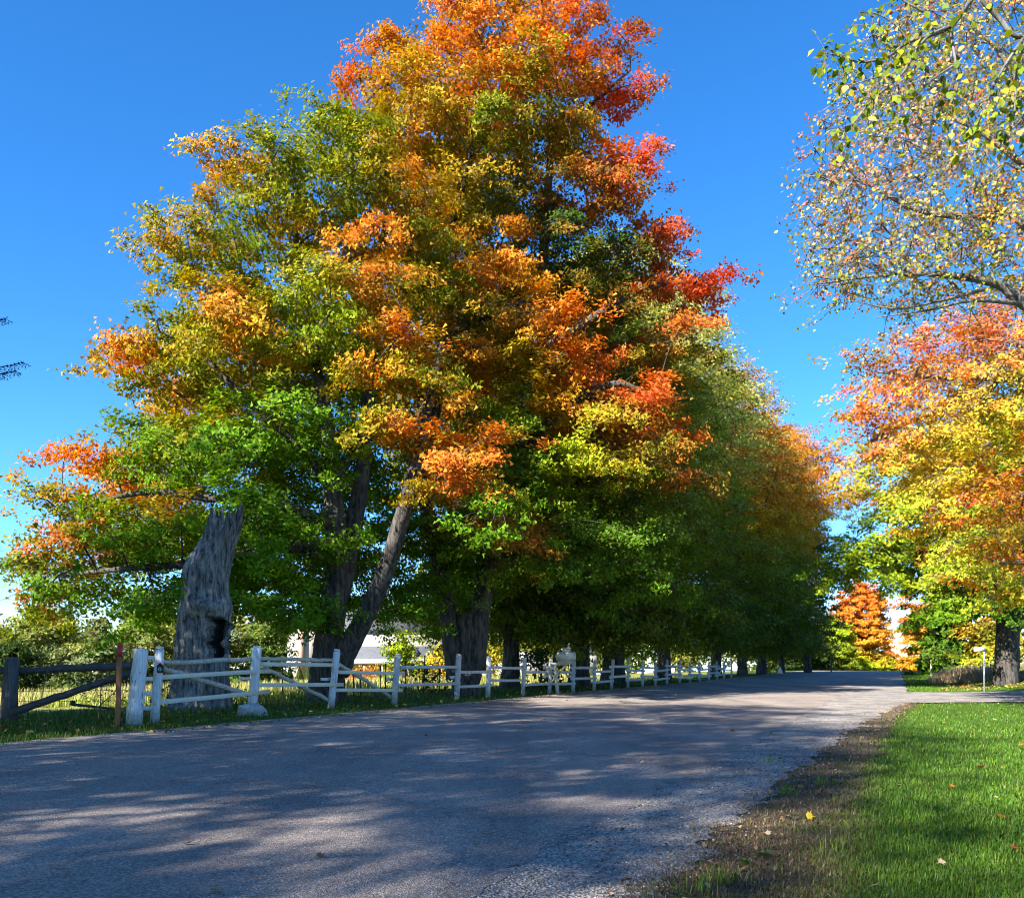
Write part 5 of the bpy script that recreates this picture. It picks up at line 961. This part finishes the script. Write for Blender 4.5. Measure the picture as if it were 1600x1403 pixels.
# tall dry grass mound on the bank
n = 9000; a = rng.uniform(0, 6.28, n); rr = np.sqrt(rng.random(n)); x = (1512 - PCX) / F * 56 + rr * np.cos(a) * 2.2; y = 56 + rr * np.sin(a) * 3
blades('tall_dry_grass', x, y, rng.uniform(.35, 1.25, n) * (1.05 - rr ** 2 * .75), np.full(n, .03), .6, vary([(.42, .33, .20), (.36, .27, .16), (.5, .4, .25)], n), 'tall tan dry grass on the bank before the dark trunk', M_DRY, 'grass')
# dead grass strip
x, y = poly_sample(90000, (880, 1450), (1098, 1520)); u, v = xy2uv(x, y); g, l = interp(GRAV_E, v), interp(LAWN_E, v)
k = (u > g - .05 + rng.normal(size=len(v)) * .10 + .09 * np.sin(v * 3.1)) & (u < l + .12 + rng.normal(size=len(v)) * .16) & (y < 30) ; x, y = x[k], y[k]; n = len(x); t = np.clip((u[k] - g[k]) / (l[k] - g[k]), 0, 1)
pg = .04 + .22 * t ** 2 + .18 * (np.sin(x * 5 + y * 2.3) * np.sin(y * 3.1) > .55); gr = rng.random(n) < pg
c = np.where(gr[:, None], vary([(.07, .13, .015), (.11, .16, .02)], n), vary([(.12, .08, .045), (.085, .055, .03), (.20, .15, .085), (.30, .25, .16)], n, [.42, .33, .2, .05]))
blades('dead_grass', x, y, rng.uniform(.02, .065, n), .0035 + .0035 * y / 6 * rng.uniform(.6, 1.2, n), 1.3, c, 'dead brown grass along the gravel edge', M_DRY, 'grass')
# left verge under the fence, and the field
x, y = poly_sample(70000, (-150, 1200), (1054, 1172)); u, v = xy2uv(x, y); le = interp(LEFT_E, v) - .45; k = (u < le + rng.normal(size=len(v)) * .12) & (u > le - 7); x, y, u = x[k], y[k], u[k]; n = len(x)
c = vary([(.055, .12, .012), (.075, .14, .015), (.12, .15, .03)], n, [.5, .35, .15]); c = np.where((rng.random(n) < .10)[:, None], vary([(.25, .16, .06), (.2, .1, .04)], n), c)
blades('verge_grass', x, y, rng.uniform(.05, .14, n) * (1 + .8 * (u < le[k] - 2.6)), .004 + .0045 * y / 8, .6, c, 'green grass along the fence on the left verge', cat='grass')
x, y = poly_sample(46000, (-250, 900), (1046, 1100)); u, v = xy2uv(x, y); k = (u < -21) & (u > -75) & (y < 95); x, y, u = x[k], y[k], u[k]; n = len(x)
tall = (np.sin(x * .7 + 1) * np.sin(y * .5) > .1) | (y > 58)
c = np.where(tall[:, None], vary([(.42, .36, .15), (.34, .30, .11), (.30, .33, .08)], n), vary([(.22, .30, .04), (.30, .34, .06), (.36, .33, .10)], n))
blades('field_grass', x, y, rng.uniform(.18, .4, n) * (1 + 1.0 * tall), .012 + .0006 * y, .45, c, 'sunlit rough grass in the field behind the fences', M_DRY, 'grass')
# loose stones on the shoulder
def stones(name, n, pxr, pyr, ea, eb, size, label, y1):
    x, y = poly_sample(n, pxr, pyr); u, v = xy2uv(x, y); k = (u > interp(ea, v) + rng.normal(size=len(v)) * .12) & (u < interp(eb, v) + rng.normal(size=len(v)) * .12) & (y < y1); x, y, u, v = x[k], y[k], u[k], v[k]; n = len(x)
    s = rng.uniform(.35, 1, n) ** 2 * size * (1 + .05 * y); base = np.array([(1, 0, 0), (0, 1, 0), (-1, 0, 0), (0, -1, 0), (0, 0, .7), (0, 0, -.6)], float)
    V = base[None] * s[:, None, None] * rng.uniform(.6, 1.25, (n, 6, 1)); a = rng.uniform(0, 6.28, n); ca, sa = np.cos(a)[:, None], np.sin(a)[:, None]
    X = V[..., 0] * ca - V[..., 1] * sa + x[:, None]; Yv = V[..., 0] * sa + V[..., 1] * ca + y[:, None]; Z = V[..., 2] + (hz(u, v) + .004)[:, None]
    T = np.array([(0, 1, 4), (1, 2, 4), (2, 3, 4), (3, 0, 4), (1, 0, 5), (2, 1, 5), (3, 2, 5), (0, 3, 5)]); Fc = (np.arange(n)[:, None, None] * 6 + T[None]).reshape(-1, 3)
    C = np.repeat(vary([(.23, .215, .195), (.15, .142, .135), (.32, .30, .27), (.08, .078, .075), (.27, .23, .18)], n), 6, 0)
    tag(link(name, mesh_np(name, np.stack([X, Yv, Z], -1).reshape(-1, 3), Fc, C), M_STONE), label, 'gravel', kind='stuff')
def stone_mat():
    m, t, N, L, p = mat_new('loose_stone'); a = N.new('ShaderNodeAttribute'); a.attribute_name = 'Col'; L.new(a.outputs['Color'], p.inputs['Base Color']); p.inputs['Roughness'].default_value = .9; return m
M_STONE = stone_mat()
stones('loose_gravel', 32000, (620, 1480), (1096, 1480), [(a, b - .15) for a, b in RIGHT_E], [(a, b + .05) for a, b in GRAV_E], .012, 'loose crushed stones on the road shoulder', 32)
stones('edge_gravel', 9000, (-150, 900), (1088, 1190), [(a, b - .4) for a, b in LEFT_E], [(a, b + .1) for a, b in LEFT_E], .012, 'thin line of loose stones along the far edge of the road', 40)
# leaf litter under the right bank trees
n = 5200; x = rng.uniform(14, 34, n); y = rng.uniform(42.8, 58, n); u, v = xy2uv(x, y); k = u > 2.2; x, y, u, v = x[k], y[k], u[k], v[k]; n = len(x); z = hz(u, v) + .03
V, Fc, C = leaf_arrays(np.stack([x, y, z], 1), np.array([0, 0, 1.0]) + rng.normal(size=(n, 3)) * .4, rng.uniform(.09, .16, n), vary([(.40, .20, .05), (.5, .32, .08), (.3, .12, .04), (.45, .38, .16)], n))
tag(link('leaf_litter', mesh_np('leaf_litter', V, Fc, C), M_DRY), 'orange and tan fallen leaves under the trees past the driveway', 'leaf litter', kind='stuff')
n = 1500; x, y = poly_sample(n, (-100, 1150), (1056, 1150)); u, v = xy2uv(x, y); k = (u < interp(LEFT_E, v) - .3) & (u > -19); x, y, u, v = x[k], y[k], u[k], v[k]; n = len(x)
V, Fc, C = leaf_arrays(np.stack([x, y, hz(u, v) + .06], 1), np.array([0, 0, 1.0]) + rng.normal(size=(n, 3)) * .4, rng.uniform(.08, .13, n), vary([(.40, .20, .05), (.45, .32, .08), (.3, .12, .04)], n))
tag(link('fence_leaf_litter', mesh_np('fence_leaf_litter', V, Fc, C), M_DRY), 'fallen leaves scattered in the grass under the fence', 'leaf litter', kind='stuff')
n = 650; v = rng.uniform(5, 34, n); u = interp(GRAV_E, v) + .15 + rng.normal(size=n) * .28; x, y = uv2xy(u, v)
V, Fc, C = leaf_arrays(np.stack([x, y, hz(u, v) + .035], 1), np.array([0, 0, 1.0]) + rng.normal(size=(n, 3)) * .5, rng.uniform(.02, .048, n), vary([(.22, .11, .04), (.30, .19, .08), (.16, .07, .03), (.36, .27, .13)], n))
tag(link('edge_leaf_litter', mesh_np('edge_leaf_litter', V, Fc, C), M_DRY), 'small dry leaves caught along the gravel and dead grass edge', 'leaf litter', kind='stuff')
n = 500; v = rng.uniform(14, 60, n); u = interp(LEFT_E, v) + .1 + np.abs(rng.normal(size=n)) * .25; x, y = uv2xy(u, v)
V, Fc, C = leaf_arrays(np.stack([x, y, hz(u, v) + .03], 1), np.array([0, 0, 1.0]) + rng.normal(size=(n, 3)) * .4, rng.uniform(.05, .1, n), vary([(.40, .20, .05), (.45, .32, .08), (.25, .1, .04)], n))
tag(link('kerb_leaf_litter', mesh_np('kerb_leaf_litter', V, Fc, C), M_DRY), 'fallen leaves gathered on the far edge of the asphalt', 'leaf litter', kind='stuff')
# single fallen leaves one can count
def star_leaf(name, col, seed):
    r = np.random.default_rng(seed); tips = [(-.42, -.18), (-.62, .22), (-.25, .35), (0, .7), (.25, .35), (.62, .22), (.42, -.18), (.05, -.35), (-.05, -.35)]; V = [(0, 0, .04)]
    ring = []
    for i, (a, b) in enumerate(tips):
        ring.append((a, b, .12 * r.random() + .18 * abs(a)));
        a2, b2 = tips[(i + 1) % 9]
        if i < 6: ring.append(((a + a2) * .27, (b + b2) * .27 + .02, .05))
    V += ring; m = len(ring); T = [(0, i + 1, (i + 1) % m + 1) for i in range(m)][::-1]
    me = mesh_np(name, V, np.array([(a, c, b) for a, b, c in T]), np.tile(np.array(col), (m + 1, 1)) * r.uniform(.8, 1.15, (m + 1, 1))); me.materials.append(M_DRY); return me
LC = {'yellow': star_leaf('fallen_leaf', (.52, .38, .05), 1), 'orange': star_leaf('fallen_leaf', (.5, .17, .03), 2), 'brown': star_leaf('fallen_leaf', (.20, .11, .05), 3), 'tan': star_leaf('fallen_leaf', (.48, .36, .20), 4), 'red': star_leaf('fallen_leaf', (.42, .05, .03), 5)}
def fallen(px, py, col, size, label, group=None, tilt=.3, dz=.02):
    x, y = G(px, py); z = hxy(x, y) + dz; o = bpy.data.objects.new('fallen_leaf', LC[col]); COL.objects.link(o); o.location = (x, y, z)
    size *= .8
    o.rotation_euler = (rng.normal() * tilt, rng.normal() * tilt, rng.uniform(0, 6.28)); o.scale = (size,) * 3; tag(o, label, 'leaf', group)
fallen(336, 1396, 'tan', .13, 'large tan leaf lying nearest on the asphalt at the bottom edge')
fallen(500, 1341, 'brown', .10, 'brown and tan leaf on the shaded asphalt right of the picture of a light streak'.replace(' right of the picture of a light streak', ', second nearest to the bottom edge'))
fallen(294, 1321, 'brown', .09, 'dark curled leaf on the asphalt below the long light streak at left')
fallen(783, 1181, 'orange', .11, 'orange-brown leaf in the middle of the shaded road')
fallen(665, 1150, 'red', .13, 'dark red leaf on the road just above the long light streak')
fallen(1003, 1193, 'tan', .10, 'pale tan leaf on the asphalt left of the gravel')
fallen(1041, 1152, 'orange', .09, 'orange leaf inside the short light streak on the asphalt')
fallen(1145, 1143, 'orange', .16, 'flat orange leaf near the asphalt edge'); fallen(991, 1122, 'brown', .14, 'dark brown curled leaf standing on the road beyond the streaks')
fallen(1264, 1283, 'yellow', .11, 'bright yellow leaf standing up in the dead brown grass', tilt=1.0, dz=.05); fallen(1370, 1145, 'tan', .17, 'big tan leaf at the tip of the dead grass strip', dz=.05); fallen(1250, 1234, 'orange', .10, 'orange leaf on the edge between gravel and dead grass', dz=.04)
fallen(1200, 1311, 'tan', .07, 'small pale leaf in the dead grass left of the yellow leaf', dz=.05); fallen(1364, 1400, 'tan', .10, 'tan leaf lying on the lawn at the bottom edge', dz=.06)
fallen(1533, 1200, 'red', .12, 'red leaf on the lawn shadow edge'); fallen(1564, 1285, 'red', .09, 'orange-red leaf on the shaded lawn at right', dz=.06); fallen(1587, 1337, 'red', .09, 'dark red leaf on the lawn at the right edge', dz=.06); fallen(1488, 1236, 'orange', .08, 'small orange leaf in the lawn shadow', dz=.06)
fallen(1594, 1170, 'orange', .15, 'orange leaf on the bright lawn at the right edge', dz=.06)
ORD = ['leftmost', 'second from left', 'third from left', 'fourth from left', 'fifth from left', 'sixth from left', 'seventh from left', 'eighth from left', 'ninth from left', 'tenth from left']
def scatter(pts, bands, group, cols, size, where):
    for lo, hi, txt in bands:
        row_ = sorted(q for q in pts if lo <= q[1] < hi)
        for i, (px, py) in enumerate(row_):
            c = random.choice(cols); fallen(px, py, c, rng.uniform(*size) * .72, f'{c} fallen leaf {txt}, {ORD[i]} there', group, dz=.06 if 'lawn' in where else .02)
scatter([(1475, 1133), (1440, 1113), (1509, 1104), (1555, 1128), (1545, 1138), (1500, 1117), (1420, 1128), (1580, 1112), (1560, 1102), (1525, 1158), (1450, 1150), (1404, 1234), (1318, 1284), (1556, 1254), (1471, 1360), (1566, 1206)],
        [(0, 1122, 'on the lawn nearest the driveway'), (1122, 1165, 'on the sunlit upper lawn'), (1165, 1500, 'on the shaded lower lawn')], 'small leaves on the lawn', ['tan', 'orange', 'yellow'], (.07, .13), 'lawn')
scatter([(886, 1095), (977, 1095), (895, 1116), (921, 1104), (1008, 1106), (1116, 1096), (1150, 1098), (1085, 1088), (1185, 1094), (1250, 1088), (1298, 1080), (1340, 1085), (1175, 1111), (1160, 1105), (1225, 1078), (1190, 1068), (1260, 1067), (845, 1125), (1254, 1140), (1205, 1147), (700, 1131), (610, 1143)],
        [(0, 1086, 'on the far sunlit road'), (1086, 1100, 'on the road beside the mailbox'), (1100, 1120, 'on the road short of the mailbox'), (1120, 1300, 'on the shaded mid road')], 'small leaves on the road', ['brown', 'orange', 'yellow', 'red'], (.10, .17), 'road')
# green weeds in the dead strip
def weed(px, py, hgt, n, label):
    x, y = G(px, py); rt = empty('weed', (x, y, 0), label, 'weed'); a = rng.uniform(0, 6.28, n); V, Fc = [], []
    for i in range(n):
        d = np.array((math.cos(a[i]), math.sin(a[i]), 0)); t = np.array((-d[1], d[0], 0)); L = hgt * rng.uniform(.6, 1.1); o = len(V); wd = L * .22
        for f, zf, w in ((0, 0, .3), (.35, .42, 1), (.75, .62, .9), (1.1, .55, .1)): V += [np.array((x, y, .0)) + d * L * f * .7 + [0, 0, L * zf] + t * wd * w, np.array((x, y, .0)) + d * L * f * .7 + [0, 0, L * zf] - t * wd * w]
        Fc += [(o, o + 1, o + 3, o + 2), (o + 2, o + 3, o + 5, o + 4), (o + 4, o + 5, o + 7, o + 6)]
    link('leaves', mesh_np('leaves', V, np.array(Fc), np.tile(np.array((.10, .20, .025)), (len(V), 1)) * rng.uniform(.8, 1.2, (len(V), 1))), M_GRASS, rt)
weed(1188, 1338, .09, 8, 'broad leaved green weed in the dead grass left of the yellow leaf'); weed(1164, 1350, .08, 7, 'small green weed in the dead grass, left of the broad leaved one'); weed(1147, 1372, .07, 6, 'lowest green weed in the dead grass near the bottom edge')
x, y = [], []
for px, py, k in ((1124, 1378, 60), (1230, 1240, 40), (1285, 1225, 40), (1205, 1190, 40), (1300, 1330, 30), (1090, 1395, 40)):
    gx, gy = G(px, py); x.append(gx + rng.normal(size=k) * .07); y.append(gy + rng.normal(size=k) * .05)
x, y = np.concatenate(x), np.concatenate(y); n = len(x)
blades('grass_tufts', x, y, rng.uniform(.08, .17, n), np.full(n, .006), .5, vary([(.13, .22, .02), (.20, .25, .03)], n), 'small green grass tufts sprouting from the dead strip', cat='grass')
print('tris', sum(2 * len(m.polygons) for m in bpy.data.meshes))
